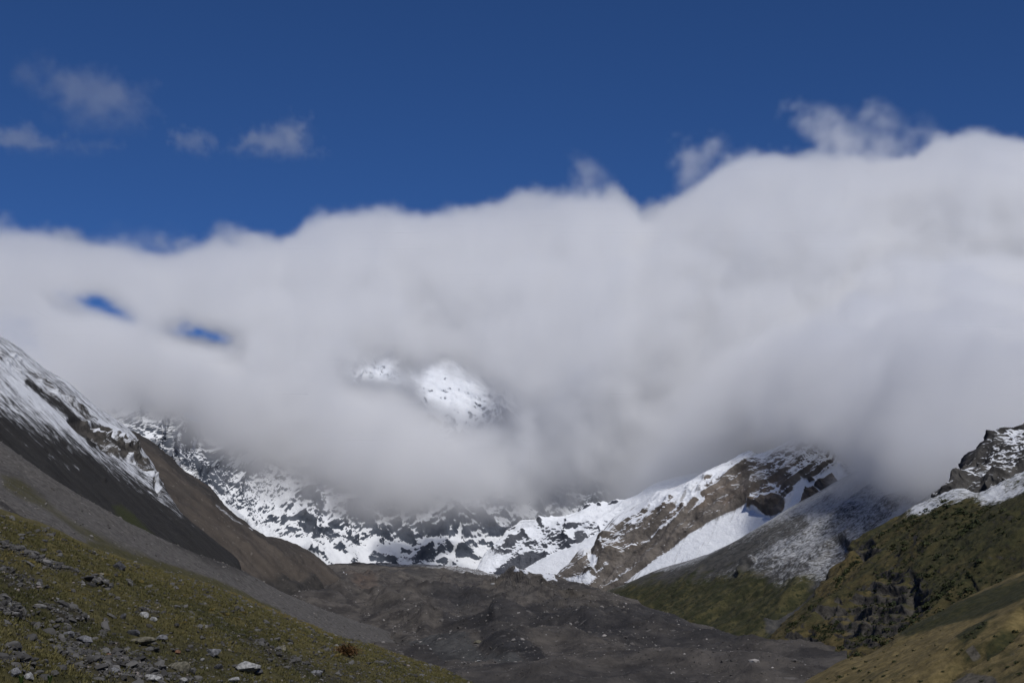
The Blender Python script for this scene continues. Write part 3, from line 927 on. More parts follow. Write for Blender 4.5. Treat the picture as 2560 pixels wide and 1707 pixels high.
def volume_object(name, den, lo, hi, **props):
    n = den.shape
    me = bpy.data.meshes.new(name)
    me.vertices.add(den.size)
    a = me.attributes.new('d', 'FLOAT', 'POINT')
    a.data.foreach_set('value', np.ascontiguousarray(den, np.float32).ravel())
    ob = bpy.data.objects.new(name, me)
    COL.objects.link(ob)
    g = bpy.data.node_groups.new(name, 'GeometryNodeTree')
    g.interface.new_socket('Geometry', in_out='INPUT', socket_type='NodeSocketGeometry')
    g.interface.new_socket('Geometry', in_out='OUTPUT', socket_type='NodeSocketGeometry')
    L, nw = g.links.new, g.nodes.new
    gi, go = nw('NodeGroupInput'), nw('NodeGroupOutput')
    vc, si = nw('GeometryNodeVolumeCube'), nw('GeometryNodeSampleIndex')
    si.data_type = 'FLOAT'
    na = nw('GeometryNodeInputNamedAttribute')
    na.data_type = 'FLOAT'
    na.inputs['Name'].default_value = 'd'
    pos, sep = nw('GeometryNodeInputPosition'), nw('ShaderNodeSeparateXYZ')
    st_ = [(hi[i] - lo[i]) / (n[i] - 1) for i in range(3)]
    prev = pos.outputs[0]
    for op, v in (('SUBTRACT', lo), ('DIVIDE', st_), ('ADD', (.5, .5, .5)), ('FLOOR', None)):
        k = nw('ShaderNodeVectorMath')
        k.operation = op
        L(prev, k.inputs[0])
        if v is not None:
            k.inputs[1].default_value = v
        prev = k.outputs[0]
    L(prev, sep.inputs[0])

    def im(a_, b_, c_):
        q = nw('FunctionNodeIntegerMath')
        q.operation = 'MULTIPLY_ADD'
        L(a_, q.inputs[0])
        q.inputs[1].default_value = b_
        L(c_, q.inputs[2])
        return q.outputs[0]
    i2 = im(im(sep.outputs[0], n[1], sep.outputs[1]), n[2], sep.outputs[2])
    L(i2, si.inputs['Index'])
    L(gi.outputs[0], si.inputs['Geometry'])
    L(na.outputs[0], si.inputs['Value'])
    L(si.outputs[0], vc.inputs['Density'])
    vc.inputs['Min'].default_value = lo
    vc.inputs['Max'].default_value = hi
    for i, k in enumerate('XYZ'):
        vc.inputs['Resolution ' + k].default_value = n[i]
    sm_ = nw('GeometryNodeSetMaterial')
    sm_.inputs['Material'].default_value = cm
    L(vc.outputs[0], sm_.inputs[0])
    L(sm_.outputs[0], go.inputs[0])
    ob.modifiers.new('volume', 'NODES').node_group = g
    for k, v in props.items():
        ob[k] = v
    return ob


K = 1.0884
top_px = np.array([(-400, 560), (0, 540), (60, 550), (200, 562), (380, 582), (440, 562), (500, 529), (600, 537), (645, 542), (700, 512), (820, 488), (900, 489), (980, 505), (1050, 492), (1090, 497), (1200, 460),
                   (1300, 448), (1360, 432), (1420, 445), (1470, 507), (1520, 482), (1580, 450), (1650, 400), (1720, 366), (1850, 362), (1920, 374), (2000, 372), (2100, 372), (2150, 337), (2250, 327), (2352, 337), (2800, 345)]) * K
bot_px = np.array([(-400, 1120), (0, 1120), (240, 1000), (330, 965), (420, 1010), (500, 1055), (600, 1122), (700, 1158), (850, 1190), (1000, 1197), (1150, 1197), (1250, 1165), (1400, 1115), (1500, 1085), (1600, 1060),
                   (1700, 1035), (1790, 1030), (1870, 1070), (1960, 1122), (2050, 1168), (2150, 1195), (2352, 1190), (2800, 1190)]) * K
lo, hi = np.array([-2050., 1350., 40.]), np.array([1950., 4700., 1560.])
cell = (13.0, 17.0, 11.0)
n = tuple(int((hi[i] - lo[i]) / cell[i]) for i in range(3))
X, Y, Z = np.meshgrid(*[np.linspace(lo[i], hi[i], n[i], dtype=np.float32) for i in range(3)], indexing='ij')
dd = CP * Y + SP * Z
sx = 1280 + F * X / dd
sy = 853.5 - F * (CP * Z - SP * Y) / dd
mpp = dd / F                                           # metres in one source pixel
N1 = fft_noise(n, cell, 2.3, 1 / 520., 1)              # billows
N2 = fft_noise(n, cell, 1.75, 1 / 130., 2)             # wisps
yf = np.interp(sx, [-400, 0, 700, 1180, 1340, 1540, 1700, 1900, 2080, 2250, 2420, 2700], [2250, 2350, 2800, 2860, 2960, 2960, 2850, 2420, 1950, 1560, 1430, 1350]).astype(np.float32)
yfar = np.interp(sx, [-400, 0, 700, 1300, 2600], [2250, 2350, 2800, 2880, 2900]).astype(np.float32)
tp = np.interp(sx, top_px[:, 0], top_px[:, 1]).astype(np.float32)
bt = np.interp(sx, bot_px[:, 0], bot_px[:, 1]).astype(np.float32) + (170 * sstep(2750, 3000, Y) * sstep(1480, 1620, sx)).astype(np.float32)
up = np.clip((sy - tp) / np.maximum(bt - tp, 50), 0, 1)
near = sstep(.30, .95, up * (1 + .28 * sstep(1950, 2200, sx)) + .10 * N1)
yf = yfar * (1 - near) + yf * near + 420 * (1 - up) - 130 + 85 * N1 + 120 * (up > .85) * (up - .85) / .15
th = np.interp(sx, [0, 1300, 1900, 2300], [520, 560, 900, 1300]).astype(np.float32)
e_top = (sy - tp) * mpp / 60
bt = bt - 75 * np.clip((Y - yf) / th, 0, 1) * sstep(1600, 1400, sx)      # the base rises towards the back
e_bot = (bt - sy) * mpp / 85 + .1
e_y = np.minimum((Y - yf) / 160, (yf + th - Y) / 160)
env = np.minimum(np.minimum(e_top, e_bot), e_y)
den = env + N1 * .28 + N2 * .14
# openings: the blue gaps on the left and the window on the white peaks
def gap(poly, depth, soft):
    q = np.array(poly) * K
    sel = (sx > q[:, 0].min() - 3 * soft) & (sx < q[:, 0].max() + 3 * soft) & (sy > q[:, 1].min() - 3 * soft) & (sy < q[:, 1].max() + 3 * soft)
    o = np.zeros(n, np.float32)
    o[sel] = depth * pm(sx[sel] + 20 * N2[sel] + 8 * N1[sel], sy[sel] + 14 * N1[sel] + 12 * N2[sel], q, soft)
    return o
hole = gap([(395, 765), (430, 752), (480, 768), (545, 790), (540, 808), (470, 800), (400, 785)], 3.6, 60) + gap([(130, 672), (200, 672), (300, 720), (320, 750), (270, 740), (160, 700)], 2.4, 65)
hole += gap([(815, 835), (850, 820), (905, 835), (900, 885), (850, 890), (820, 870)], 2.5, 80) + gap([(985, 870), (1050, 850), (1100, 868), (1145, 930), (1140, 965), (1060, 968), (985, 940)], 2.5, 95)
hole += gap([(880, 850), (1000, 880), (1000, 930), (900, 900)], .7, 60)
hole += gap([(1880, 1030), (1960, 1075), (1960, 1100), (1880, 1080)], .8, 30)
den = (den - hole * (1 + .25 * N2))
den = np.clip(den * 1.8, 0, 1)**1.2 * 0.0125 * (1.25 - .35 * up * sstep(2000, 1600, sx) + .5 * up * sstep(1900, 2250, sx))
# cloud torn off above the crest on the right
wisp = np.zeros(n, np.float32)
for poly, s_, v in (([(1835, 290), (1880, 268), (1960, 290), (2010, 300), (2020, 275), (2060, 270), (2100, 305), (2150, 295), (2180, 330), (2100, 370), (1900, 380), (1890, 330), (1860, 300)], 20, .9),
                    ([(1578, 355), (1600, 345), (1630, 345), (1680, 340), (1660, 380), (1600, 440), (1575, 440)], 16, .9),
                    ([(1340, 380), (1360, 370), (1400, 400), (1415, 430), (1350, 440)], 14, .5),
                    ([(200, 560), (330, 530), (440, 545), (430, 575), (300, 590)], 20, .25)):
    wisp = np.maximum(wisp, gap(poly, v, s_))
slab = np.exp(-((Y - yf - 260) / 110)**2)
den = np.maximum(den, np.clip(wisp * slab * (.55 + .55 * N2) , 0, 1) * .0055)
for ax_ in range(3):                                    # nothing touches the faces of the grid
    sl = [slice(None)] * 3
    for e_ in (0, -1):
        sl[ax_] = e_
        den[tuple(sl)] = 0
volume_object('clouds', den, lo.tolist(), hi.tolist(), kind='stuff', label='thick white cloud bank filling the valley head and hiding the peaks')
del X, Y, Z, dd, sx, sy, mpp, N1, N2, yf, tp, bt, up, env, e_top, e_bot, e_y, hole, wisp, slab

# small separate clouds in the blue
def small_cloud(px0, py0, px1, py1, depth, polys, dens, seed, label, soft, thick=220):
    x0, x1 = (px0 * K - 1280) / F * depth, (px1 * K - 1280) / F * depth
    zt, zb = at(1280, py0 * K, depth)[2], at(1280, py1 * K, depth)[2]
    y0 = at(1280, py0 * K, depth)[1]
    lo_ = np.array([x0, y0 - thick, zb - 20])
    hi_ = np.array([x1, y0 + thick, zt + 20])
    cl = 9.0
    nn_ = tuple(max(8, int((hi_[i] - lo_[i]) / (cl if i != 1 else 16))) for i in range(3))
    X, Y, Z = np.meshgrid(*[np.linspace(lo_[i], hi_[i], nn_[i], dtype=np.float32) for i in range(3)], indexing='ij')
    dd = CP * Y + SP * Z
    sx = (1280 + F * X / dd).ravel()
    sy = (853.5 - F * (CP * Z - SP * Y) / dd).ravel()
    mk = np.zeros(sx.shape)
    nz = fft_noise(nn_, (cl, 16, cl), 2.0, 1 / 260., seed)
    nz2 = fft_noise(nn_, (cl, 16, cl), 1.9, 1 / 160., seed + 50)
    sx = sx + 26 * nz2.ravel()
    sy = sy + 16 * nz.ravel()
    for poly, v in polys:
        mk = np.maximum(mk, v * pm(sx, sy, [(a * K, b * K) for a, b in poly], soft))
    mk = mk.reshape(nn_) * np.exp(-((Y - y0) / (thick * .42))**2)
    de = np.clip(mk * (.75 + .45 * nz), 0, 1) * dens
    for ax_ in range(3):
        sl = [slice(None)] * 3
        for e_ in (0, -1):
            sl[ax_] = e_
            de[tuple(sl)] = 0
    volume_object('cloud', de, lo_.tolist(), hi_.tolist(), label=label, kind='stuff')


small_cloud(-60, 90, 400, 330, 5200, [([(0, 140), (60, 140), (120, 190), (110, 215), (0, 190)], .45), ([(120, 190), (200, 175), (260, 195), (340, 260), (330, 290), (240, 290), (160, 285), (140, 240)], 1)], .0021, 11,
            'faint grey veil of cloud high in the upper left sky', 30)
small_cloud(500, 265, 760, 375, 5200, [([(555, 335), (610, 310), (620, 290), (690, 286), (700, 335), (735, 350), (600, 352)], 1), ([(520, 345), (580, 335), (575, 355), (530, 355)], .6)], .0042, 12, 'small square-topped white cloud alone in the blue sky', 13)
small_cloud(380, 290, 500, 375, 5200, [([(400, 315), (425, 330), (450, 310), (475, 345), (450, 360), (420, 350)], 1)], .0028, 13, 'tiny ragged cloud wisp just beside the square-topped cloud', 11)
small_cloud(-60, 290, 300, 370, 5200, [([(-20, 315), (60, 312), (110, 330), (125, 350), (50, 345), (-20, 335)], 1), ([(140, 335), (220, 325), (280, 340), (200, 350)], .5)], .0034, 14, 'long thin white cloud streak below the faint grey veil', 13)
print('clouds', round(time.time() - T0, 1), n)
# ================================================================== THINGS AND DETAILS
import bmesh


def ico(sub):
    bm = bmesh.new()
    bmesh.ops.create_icosphere(bm, subdivisions=sub, radius=1)
    v = np.array([x.co[:] for x in bm.verts])
    f = np.array([[q.index for q in p.verts] for p in bm.faces])
    bm.free()
    return v, f


ICO = {k: ico(k) for k in (1, 2, 3)}


def rock_shape(seed, sub, dims, planes=13, rough=.05):
    """a block cut by random planes: angular, like broken schist"""
    r = np.random.default_rng(seed)
    v, f = ICO[sub]
    nrm = r.standard_normal((planes, 3))
    nrm /= np.linalg.norm(nrm, axis=1)[:, None]
    h = r.uniform(.62, 1.0, planes)
    dt = v @ nrm.T
    rad = np.where(dt > .05, h / np.maximum(dt, .05), 9).min(1)
    rad = np.minimum(rad, 1.25)
    p = v * rad[:, None]
    p = p * (1 + rough * perlin(p * 2.3 + seed * 3.1))[:, None] + rough * .5 * perlin(p * 5 + seed)[:, None] * v
    return p * np.asarray(dims), f


def rotz(p, a):
    c, s_ = math.cos(a), math.sin(a)
    return p @ np.array([[c, s_, 0], [-s_, c, 0], [0, 0, 1]])


# grey stone, tone from the stone itself
m = MT('grey_stone')
oi = m.t.nodes.new('ShaderNodeObjectInfo')
sep = m.t.nodes.new('ShaderNodeSeparateColor')
m.t.links.new(oi.outputs['Color'], sep.inputs[0])
tone = m.math('FRACT', m.math('ADD', sep.outputs[0], m.attr('tone')))
tc = m.t.nodes.new('ShaderNodeTexCoord')
c = m.mix(tone, (.042, .040, .038), (.135, .13, .122))
c = m.mix(m.map(tone, .955, .96), c, (.15, .085, .05))
c = m.mix(m.map(tone, .90, .95, 0, .6), c, (.26, .255, .25))
lich = m.noise(.11, 5, .65)
c = m.mix(m.map(lich, .55, .72, 0, .55), c, (.05, .05, .045))
m.bump(m.noise(.09, 6, .7), .03, .8)
M_STONE = m.out(c)


def stone_mat(name, a, b, lam=.12):
    q = MT(name)
    st_ = q.noise(1, 6, .65, q.vmul(q.pos, (1 / (lam * .6), 1 / (lam * 3), 1 / lam)))
    cc = q.mix(q.map(st_, .35, .68), a, b)
    q.bump(st_, lam * .25, .9)
    return q.out(cc)


M_DARK = stone_mat('dark_boulder_stone', (.04, .04, .042), (.115, .115, .12), .25)
M_GREY = stone_mat('striped_boulder_stone', (.085, .085, .09), (.23, .23, .235))
M_PALE = stone_mat('pale_boulder_stone', (.17, .17, .165), (.42, .415, .40))
M_BROWN = stone_mat('lichened_boulder_stone', (.075, .07, .05), (.19, .175, .13))
M_RUST = stone_mat('rusty_boulder_stone', (.09, .05, .032), (.20, .105, .06))

A_P = A_G.reshape(-1, 3)
A_NR = A_N.reshape(-1, 3)
a_sx, a_sy = proj(A_P)
a_top = np.interp(a_sx, [-220, 0, 110, 219, 314, 439, 512, 600, 700, 817, 916, 992, 1102, 1175, 1320], [1215, 1291, 1324, 1375, 1407, 1442, 1464, 1495, 1534, 1583, 1609, 1635, 1671, 1704, 1765])
a_front = a_sy > a_top - 6


def front_rows(G_):
    q = np.zeros(G_.shape[:2], bool)
    q[int(.115 * G_.shape[0]):] = True
    return q.ravel()


a_front &= front_rows(A_G)


def on_slope(x, y, P_=None, sel=None):
    """nearest surface vertex to a place on a slope"""
    P_ = A_P if P_ is None else P_
    px, py = (a_sx, a_sy) if P_ is A_P else proj(P_)
    q = (px - x)**2 + (py - y)**2
    q = np.where(a_front if P_ is A_P else front_rows({len(C_G.reshape(-1, 3)): C_G, len(J_G.reshape(-1, 3)): J_G}[len(P_)]), q, 1e9)
    if P_ is not A_P and (q < 20).any():            # the surface one actually sees, not a hollow behind a hummock
        q = np.where(q < 20, np.linalg.norm(P_, axis=1), 1e9)
    return P_[int(np.argmin(q))]


B_ = 'boulders picked out on the grassy slope'
named = [
    (815, 765, 100, 78, M_DARK, 'large angular dark boulder standing alone on the grassy crest', 3.1),
    (575, 1265, 132, 62, M_GREY, 'rounded grey boulder with fine stripes on the stony grass', .4),
    (1685, 1458, 195, 92, M_PALE, 'biggest whitish boulder near the bottom edge of the slope', 2.2),
    (1235, 1465, 172, 92, M_BROWN, 'broad brown lichened boulder beside the biggest whitish boulder', 1.3),
    (1055, 1535, 155, 52, M_PALE, 'flat pale slab touching the bottom edge of the picture', .2),
    (975, 1280, 180, 62, M_BROWN, 'long tilted slab lying across the middle of the scree', 5.6),
    (1460, 1360, 112, 58, M_GREY, 'grey blocky boulder just above the biggest whitish boulder', 4.2),
    (195, 1520, 72, 62, M_PALE, 'whitish rounded boulder in the bottom left corner', 1.1),
    (95, 1488, 96, 66, M_GREY, 'grey boulder beside the whitish one in the bottom left corner', 2.7),
    (988, 1098, 74, 46, M_PALE, 'pale grey boulder leading a pair halfway up the slope', 3.3),
    (1045, 1130, 52, 34, M_PALE, 'smaller pale boulder trailing the pair halfway up the slope', .9),
    (910, 1222, 84, 48, M_DARK, 'dark boulder wedged above the long tilted slab', 1.9),
    (470, 1230, 76, 44, M_GREY, 'grey boulder just uphill of the striped rounded boulder', 5.1),
    (1925, 1335, 66, 56, M_BROWN, 'brownish upright boulder near the rusty bush', 2.4),
    (1105, 1262, 96, 56, M_GREY, 'grey boulder at the lower end of the long tilted slab', 3.9),
    (1490, 1455, 62, 44, M_DARK, 'dark slate block left of the biggest whitish boulder', .6),
    (1760, 1490, 74, 64, M_DARK, 'dark block leaning on the right side of the biggest whitish boulder', 2.0),
    (1595, 1550, 84, 40, M_PALE, 'pale stone at the bottom edge under the biggest whitish boulder', 4.6),
    (2165, 1500, 92, 44, M_GREY, 'grey flat stone low down towards the foot of the slope', 1.6),
    (782, 1485, 66, 50, M_GREY, 'grey upright stone in the middle of the lower scree', .1),
    (1255, 1545, 60, 44, M_PALE, 'small whitish stone below the broad brown boulder', 2.9),
    (745, 1372, 42, 24, M_RUST, 'small orange rusty stone in the central scree', .3),
    (1210, 1350, 62, 32, M_RUST, 'wider rusty brown stone above the broad brown boulder', 1.0),
    (840, 1112, 60, 40, M_DARK, 'dark stone by itself above the central scree', 4.0),
    (150, 575, 40, 28, M_DARK, 'small dark boulder high on the left of the grassy slope', 2.2),
    (305, 592, 44, 26, M_DARK, 'low dark boulder on the grassy crest left of the large angular one', .2),
]
for k, (zx, zy, w_, h_, mt, lab, rz) in enumerate(named):
    px, py = .36565 * zx, 1134 + .36565 * zy
    p = on_slope(px, py + .36565 * h_ * .35)
    mpp_ = np.linalg.norm(p) / F * .36565
    hw, hh = w_ * mpp_ / 2, h_ * mpp_ / 2
    v, f = rock_shape(100 + k, 3, (1, 1, 1), 12, .06)
    v = v / np.abs(v).max(0)
    v = rotz(v, rz)
    v = v / np.abs(v).max(0) * np.array([hw, hw * .75, hh])
    me = mesh_np('boulder', v, f, smooth=False)
    o = link('boulder', me, mt, label=lab, category='boulder', group=B_)
    o.location = p + np.array([0, 0, hh * .62])
    o.rotation_euler = (0, R(8) * math.sin(k * 2.1), 0)

SHORT = ['large angular dark boulder on the crest', 'striped rounded boulder', 'biggest whitish boulder', 'broad brown lichened boulder', 'flat pale slab at the bottom', 'long tilted slab', 'blocky grey boulder',
         'whitish boulder in the bottom left corner', 'grey boulder in the bottom left corner', 'leading pale boulder of the pair', 'trailing pale boulder of the pair', 'dark boulder above the long slab', 'grey boulder near the striped one',
         'brownish boulder near the bush', 'grey boulder ending the long slab', 'dark slate block', 'dark leaning block', 'pale stone at the bottom edge', 'flat stone at the slope foot', 'upright grey stone', 'small whitish stone at the bottom',
         'small orange stone', 'wide rusty stone', 'lone dark stone', 'dark boulder up on the left', 'low dark boulder on the crest']
NB = np.array([(.36565 * q[0], 1134 + .36565 * q[1]) for q in named])


def beside(p):
    """which boulder picked out above is nearest, and on which side of it"""
    x, y = [float(q[0]) for q in proj(np.asarray(p, float)[None])]
    k_ = int(np.argmin((NB[:, 0] - x)**2 + 1.6 * (NB[:, 1] - y)**2))
    dx, dy = x - NB[k_, 0], y - NB[k_, 1]
    far_ = math.hypot(dx, dy) > 70
    if abs(dx) > 1.5 * abs(dy):
        w_ = 'to the right of' if dx > 0 else 'to the left of'
    else:
        w_ = 'downhill of' if dy > 0 else 'uphill of'
    return ('well ' if far_ else 'just ') + w_ + ' the ' + SHORT[k_]


# loose stones: the largest ones singly, the mass of small ones as one rubble
area = np.linalg.norm(np.cross(np.gradient(A_G, axis=1), np.gradient(A_G, axis=0)), axis=2).ravel()
wgt = area * (sstep(.5, .98, A_RK.ravel())**1.4 + .03) * a_front * (a_sx > -60) * (a_sx < 1330) * (a_sy < 1760)
wgt *= np.where(np.linalg.norm(A_P, axis=1) < 22, .3, 1)
r = np.random.default_rng(21)
NS = 11500
pick = r.choice(len(A_P), NS, p=wgt / wgt.sum())
size = np.clip(.038 * r.random(NS)**-.42, .038, .20)
jit = r.normal(0, .12, (NS, 3)) * np.array([1, 1, 0])
spos = A_P[pick] + jit
spos[:, 2] += -.36 * jit[:, 0] + size * .12
order = np.argsort(-size / np.linalg.norm(spos, axis=1) * ((a_sy[pick] < 1700) & (a_sx[pick] > 0) & (a_sx[pick] < 1250)))
protos = []
for k in range(7):
    v, f = rock_shape(300 + k, 2, (1, r.uniform(.6, .9), r.uniform(.38, .62)), 11, .05)
    me = mesh_np('stone', v, f, smooth=False)
    me.materials.append(M_STONE)
    protos.append(me)
single = order[:260]
tones = r.uniform(0, .95, len(single))
for q, i in enumerate(single):
    o = link('stone', protos[q % 7], None, label=('pale' if tones[q] > .88 else 'light grey' if tones[q] > .6 else 'mid-grey' if tones[q] > .3 else 'dark grey') + ' stone ' + beside(spos[i]), category='stone', group='loose stones on the grassy slope')
    o.color = (tones[q], 0, 0, 1)
    o.location = spos[i]
    o.scale = (size[i],) * 3
    o.rotation_euler = (r.normal(0, .25), R(18) + r.normal(0, .25), r.uniform(0, 6.28))


def scatter(shapes, pos, size_, rot, tilt=0.0, seed=1, tone=None):
    """many copies of small shapes merged into arrays"""
    rr = np.random.default_rng(seed)
    ch = rr.integers(0, len(shapes), len(pos))
    V, Fa, T, base_ = [], [], [], 0
    for c_ in range(len(shapes)):
        v, f = shapes[c_]
        ids = np.nonzero(ch == c_)[0]
        if not len(ids):
            continue
        a = rot[ids]
        ca, sa = np.cos(a)[:, None], np.sin(a)[:, None]
        x = v[None, :, 0] * ca - v[None, :, 1] * sa
        y = v[None, :, 0] * sa + v[None, :, 1] * ca
        z = np.repeat(v[None, :, 2], len(ids), 0)
        if tilt:
            tl = rr.normal(0, tilt, len(ids))[:, None]
            x, z = x * np.cos(tl) + z * np.sin(tl), -x * np.sin(tl) + z * np.cos(tl)
        sz = size_[ids] if size_.ndim == 2 else np.repeat(size_[ids][:, None], 3, 1)
        W = np.stack([x * sz[:, :1], y * sz[:, 1:2], z * sz[:, 2:]], -1) + pos[ids][:, None]
        V.append(W.reshape(-1, 3))
        Fa.append((f[None] + (np.arange(len(ids)) * len(v))[:, None, None] + base_).reshape(-1, f.shape[1]))
        T.append(np.repeat(rr.random(len(ids)) if tone is None else tone[ids], len(v)))
        base_ += len(ids) * len(v)
    return np.concatenate(V), np.concatenate(Fa), np.concatenate(T)


small_shapes = [rock_shape(500 + k, 2 if k < 3 else 1, (1, r.uniform(.6, .95), r.uniform(.4, .7)), 10, .08) for k in range(6)]
rest = order[260:]
V, Fc, Tn = scatter(small_shapes, spos[rest], size[rest], r.uniform(0, 6.28, len(rest)), .3, 3)
rub = link('rubble', mesh_np('rubble', V, Fc, {'tone': Tn}, smooth=False), M_STONE, kind='stuff', label='small grey stones strewn over the grassy slope')
rub.color = (0, 0, 0, 1)

# stones on the gravel apron
bp_ = B0_G.reshape(-1, 3)
bsx, bsy = proj(bp_)
sel = np.nonzero(front_rows(B0_G) & (bsx > -40) & (bsx < 1500) & (bsy < 1720))[0]
pk = r.choice(sel, 5000)
sz = np.clip(.13 * r.random(5000)**-.42, .13, .6)
ps = bp_[pk] + r.normal(0, .6, (5000, 3)) * np.array([1, 1, 0])
ps[:, 2] -= .55 * (ps[:, 0] - bp_[pk][:, 0])
m = MT('apron_stone')
c = m.mix(m.attr('tone'), (.06, .056, .05), (.2, .188, .17))
M_AP = m.out(c)
V, Fc, Tn = scatter(small_shapes[3:], ps, sz, r.uniform(0, 6.28, 5000), .3, 4)
link('gravel', mesh_np('gravel', V, Fc, {'tone': Tn}, smooth=False), M_AP, kind='stuff', label='loose stones on the gravel apron')

# stones on the glacier
cp_ = C_G.reshape(-1, 3)
csx, csy = proj(cp_)
cdist = np.linalg.norm(cp_, axis=1)
sel = np.nonzero(front_rows(C_G) & (csx > 560) & (csx < 2050) & (csy < 1720) & (cdist < 3000))[0]
pk = r.choice(sel, 17000)
sz = np.clip(.0009 * cdist[pk] * r.random(17000)**-.34, .25, 4.5)
sz = np.minimum(sz, 3.2)
ps = cp_[pk] + r.normal(0, .3, (17000, 3)) * np.array([1, 1, 0])
ps[:, 2] -= sz * .06
m = MT('glacier_stone')
tn = m.attr('tone')
c = m.mix(tn, (.05, .046, .042), (.13, .12, .11))
c = m.mix(m.map(tn, .74, 1.0), c, (.34, .32, .295))
M_GL = m.out(c)
V, Fc, Tn = scatter(small_shapes[3:], ps, sz * .5, r.uniform(0, 6.28, 17000), .3, 5)
link('moraine_rubble', mesh_np('moraine_rubble', V, Fc, {'tone': Tn}, smooth=False), M_GL, kind='stuff', label='stones scattered over the dark glacier debris')
for k, (zx, zy, w_, h_, mt, lab) in enumerate([
        (1356, 1400, 32, 18, M_PALE, 'lone pale boulder on the grey outwash strip of the valley floor'),
        (1020, 1322, 20, 16, M_PALE, 'small pale boulder further up the grey outwash strip'),
        (716, 980, 92, 58, M_PALE, 'white rock block sticking out of the dark moraine'),
        (1466, 880, 34, 16, M_PALE, 'pale boulder high on the dark glacier below the snowy hump'),
        (1345, 1272, 62, 28, M_BROWN, 'yellowish rock pile between the dark moraine mounds'),
        (800, 905, 18, 16, M_PALE, 'small white boulder above the white rock block')]):
    px, py = 700 + .36565 * zx, 1134 + .36565 * zy
    p = on_slope(px, py + h_ * .15, cp_)
    mpp_ = np.linalg.norm(p) / F * .36565
    v, f = rock_shape(700 + k, 3, (1, 1, 1), 9, .08)
    v = v / np.abs(v).max(0) * np.array([w_ * mpp_ / 2, w_ * mpp_ / 2 * .8, h_ * mpp_ / 2])
    o = link('boulder', mesh_np('boulder', v, f, smooth=False), mt, label=lab, category='boulder', group='boulders on the valley floor')
    o.location = p + np.array([0, 0, h_ * mpp_ * .25])

# ------------------------------------------------------------------ grass on the near slope
def blades(rr, nb, spread, h, w_, lean):
    """nb curved blades (two quads -> three triangles) standing in one tuft"""
    V, Fa = [], []
    for b in range(nb):
        a = rr.uniform(0, 6.28)
        rad = spread * math.sqrt(rr.random())
        bx_, by_ = rad * math.cos(a), rad * math.sin(a)
        a2 = a + rr.normal(0, .5)
        hh = h * rr.uniform(.6, 1.1)
        ln = lean * hh * rr.uniform(.3, 1.2)
        t_ = a2 + 1.57
        wx, wy = math.cos(t_) * w_, math.sin(t_) * w_
        k0 = len(V)
        V += [(bx_ - wx, by_ - wy, -.02), (bx_ + wx, by_ + wy, -.02), (bx_ + ln * .35 * math.cos(a2) + wx * .7, by_ + ln * .35 * math.sin(a2) + wy * .7, hh * .62), (bx_ + ln * math.cos(a2), by_ + ln * math.sin(a2), hh)]
        Fa += [(k0, k0 + 1, k0 + 2), (k0, k0 + 2, k0 + 3)]
    return np.array(V), np.array(Fa)


m = MT('grass_blade')
tn = m.attr('tone')
c = m.mix(tn, (.044, .047, .015), (.135, .115, .04))
c = m.mix(m.map(tn, .88, 1.0), c, (.16, .125, .045))
M_GRASS = m.out(c, .8)
wg = area * np.clip(1.05 - A_RK.ravel() * 1.15, 0.03, 1) * a_front * (a_sx > -40) * (a_sx < 1330) * (a_sy < 1750)
NG = 26000
pk = r.choice(len(A_P), NG, p=wg / wg.sum())
gpos = A_P[pk] + r.normal(0, .12, (NG, 3)) * np.array([1, 1, 0])
gpos[:, 2] -= .36 * (gpos[:, 0] - A_P[pk][:, 0])
tufts = [blades(np.random.default_rng(40 + k), 8, .12, .065, .011, 1.0) for k in range(5)]
V, Fc, Tn = scatter(tufts, gpos, r.uniform(.6, 1.5, NG), r.uniform(0, 6.28, NG), .1, 6, np.clip(.42 + .9 * fbm(gpos, 9, 4, off=5) + r.normal(0, .16, NG) + .25 * sstep(110, 0, a_sy[pk] - a_top[pk]), 0, 1))
link('grass', mesh_np('grass', V, Fc, {'tone': Tn}, smooth=True), M_GRASS, kind='stuff', label='short olive grass growing between the stones')

m = MT('dry_tussock')
tn = m.attr('tone')
c = m.mix(tn, (.10, .085, .022), (.24, .18, .055))
M_TUS = m.out(c, .8)
tus_me = []
for k in range(4):
    rr = np.random.default_rng(60 + k)
    v, f = blades(rr, 150, .75, .55, .03, .9)
    me = mesh_np('grass_tussock', v, f, {'tone': np.repeat(rr.random(150), 4)}, smooth=True)
    me.materials.append(M_TUS)
    tus_me.append(me)
TG = 'yellow grass tussocks on the slope'
for k, (zx, zy, w_, lab) in enumerate([
        (190, 738, 92, 'broad yellow grass tussock above the stones near the left edge'), (660, 828, 72, 'yellow tussock leading a row left of the large angular boulder'),
        (725, 832, 62, None), (800, 838, 54, None), (950, 883, 72, 'pale yellow tussock downhill of the large angular boulder'), (460, 937, 42, None), (570, 970, 40, None), (60, 690, 48, None),
        (1440, 1072, 62, None), (1540, 1102, 62, None), (1622, 1132, 40, None), (1670, 1090, 52, None), (1250, 1157, 52, None), (1155, 917, 30, None), (1252, 967, 34, None),
        (2062, 1228, 56, None), (1610, 1357, 30, None), (2290, 1388, 82, 'yellow tussock at the foot of the rusty bush'), (105, 1420, 36, None), (1850, 1555, 46, None), (820, 1450, 30, None)]):
    p = on_slope(.36565 * zx, 1134 + .36565 * zy)
    o = link('grass_tussock', tus_me[k % 4], None, label=lab or 'small yellow tussock ' + beside(p), category='tussock', group=TG)
    o.location = p
    s_ = w_ * np.linalg.norm(p) / F * .36565 * .55
    o.scale = (s_, s_ * .8, s_ * .75)
    o.rotation_euler = (0, R(12), k * 1.3)

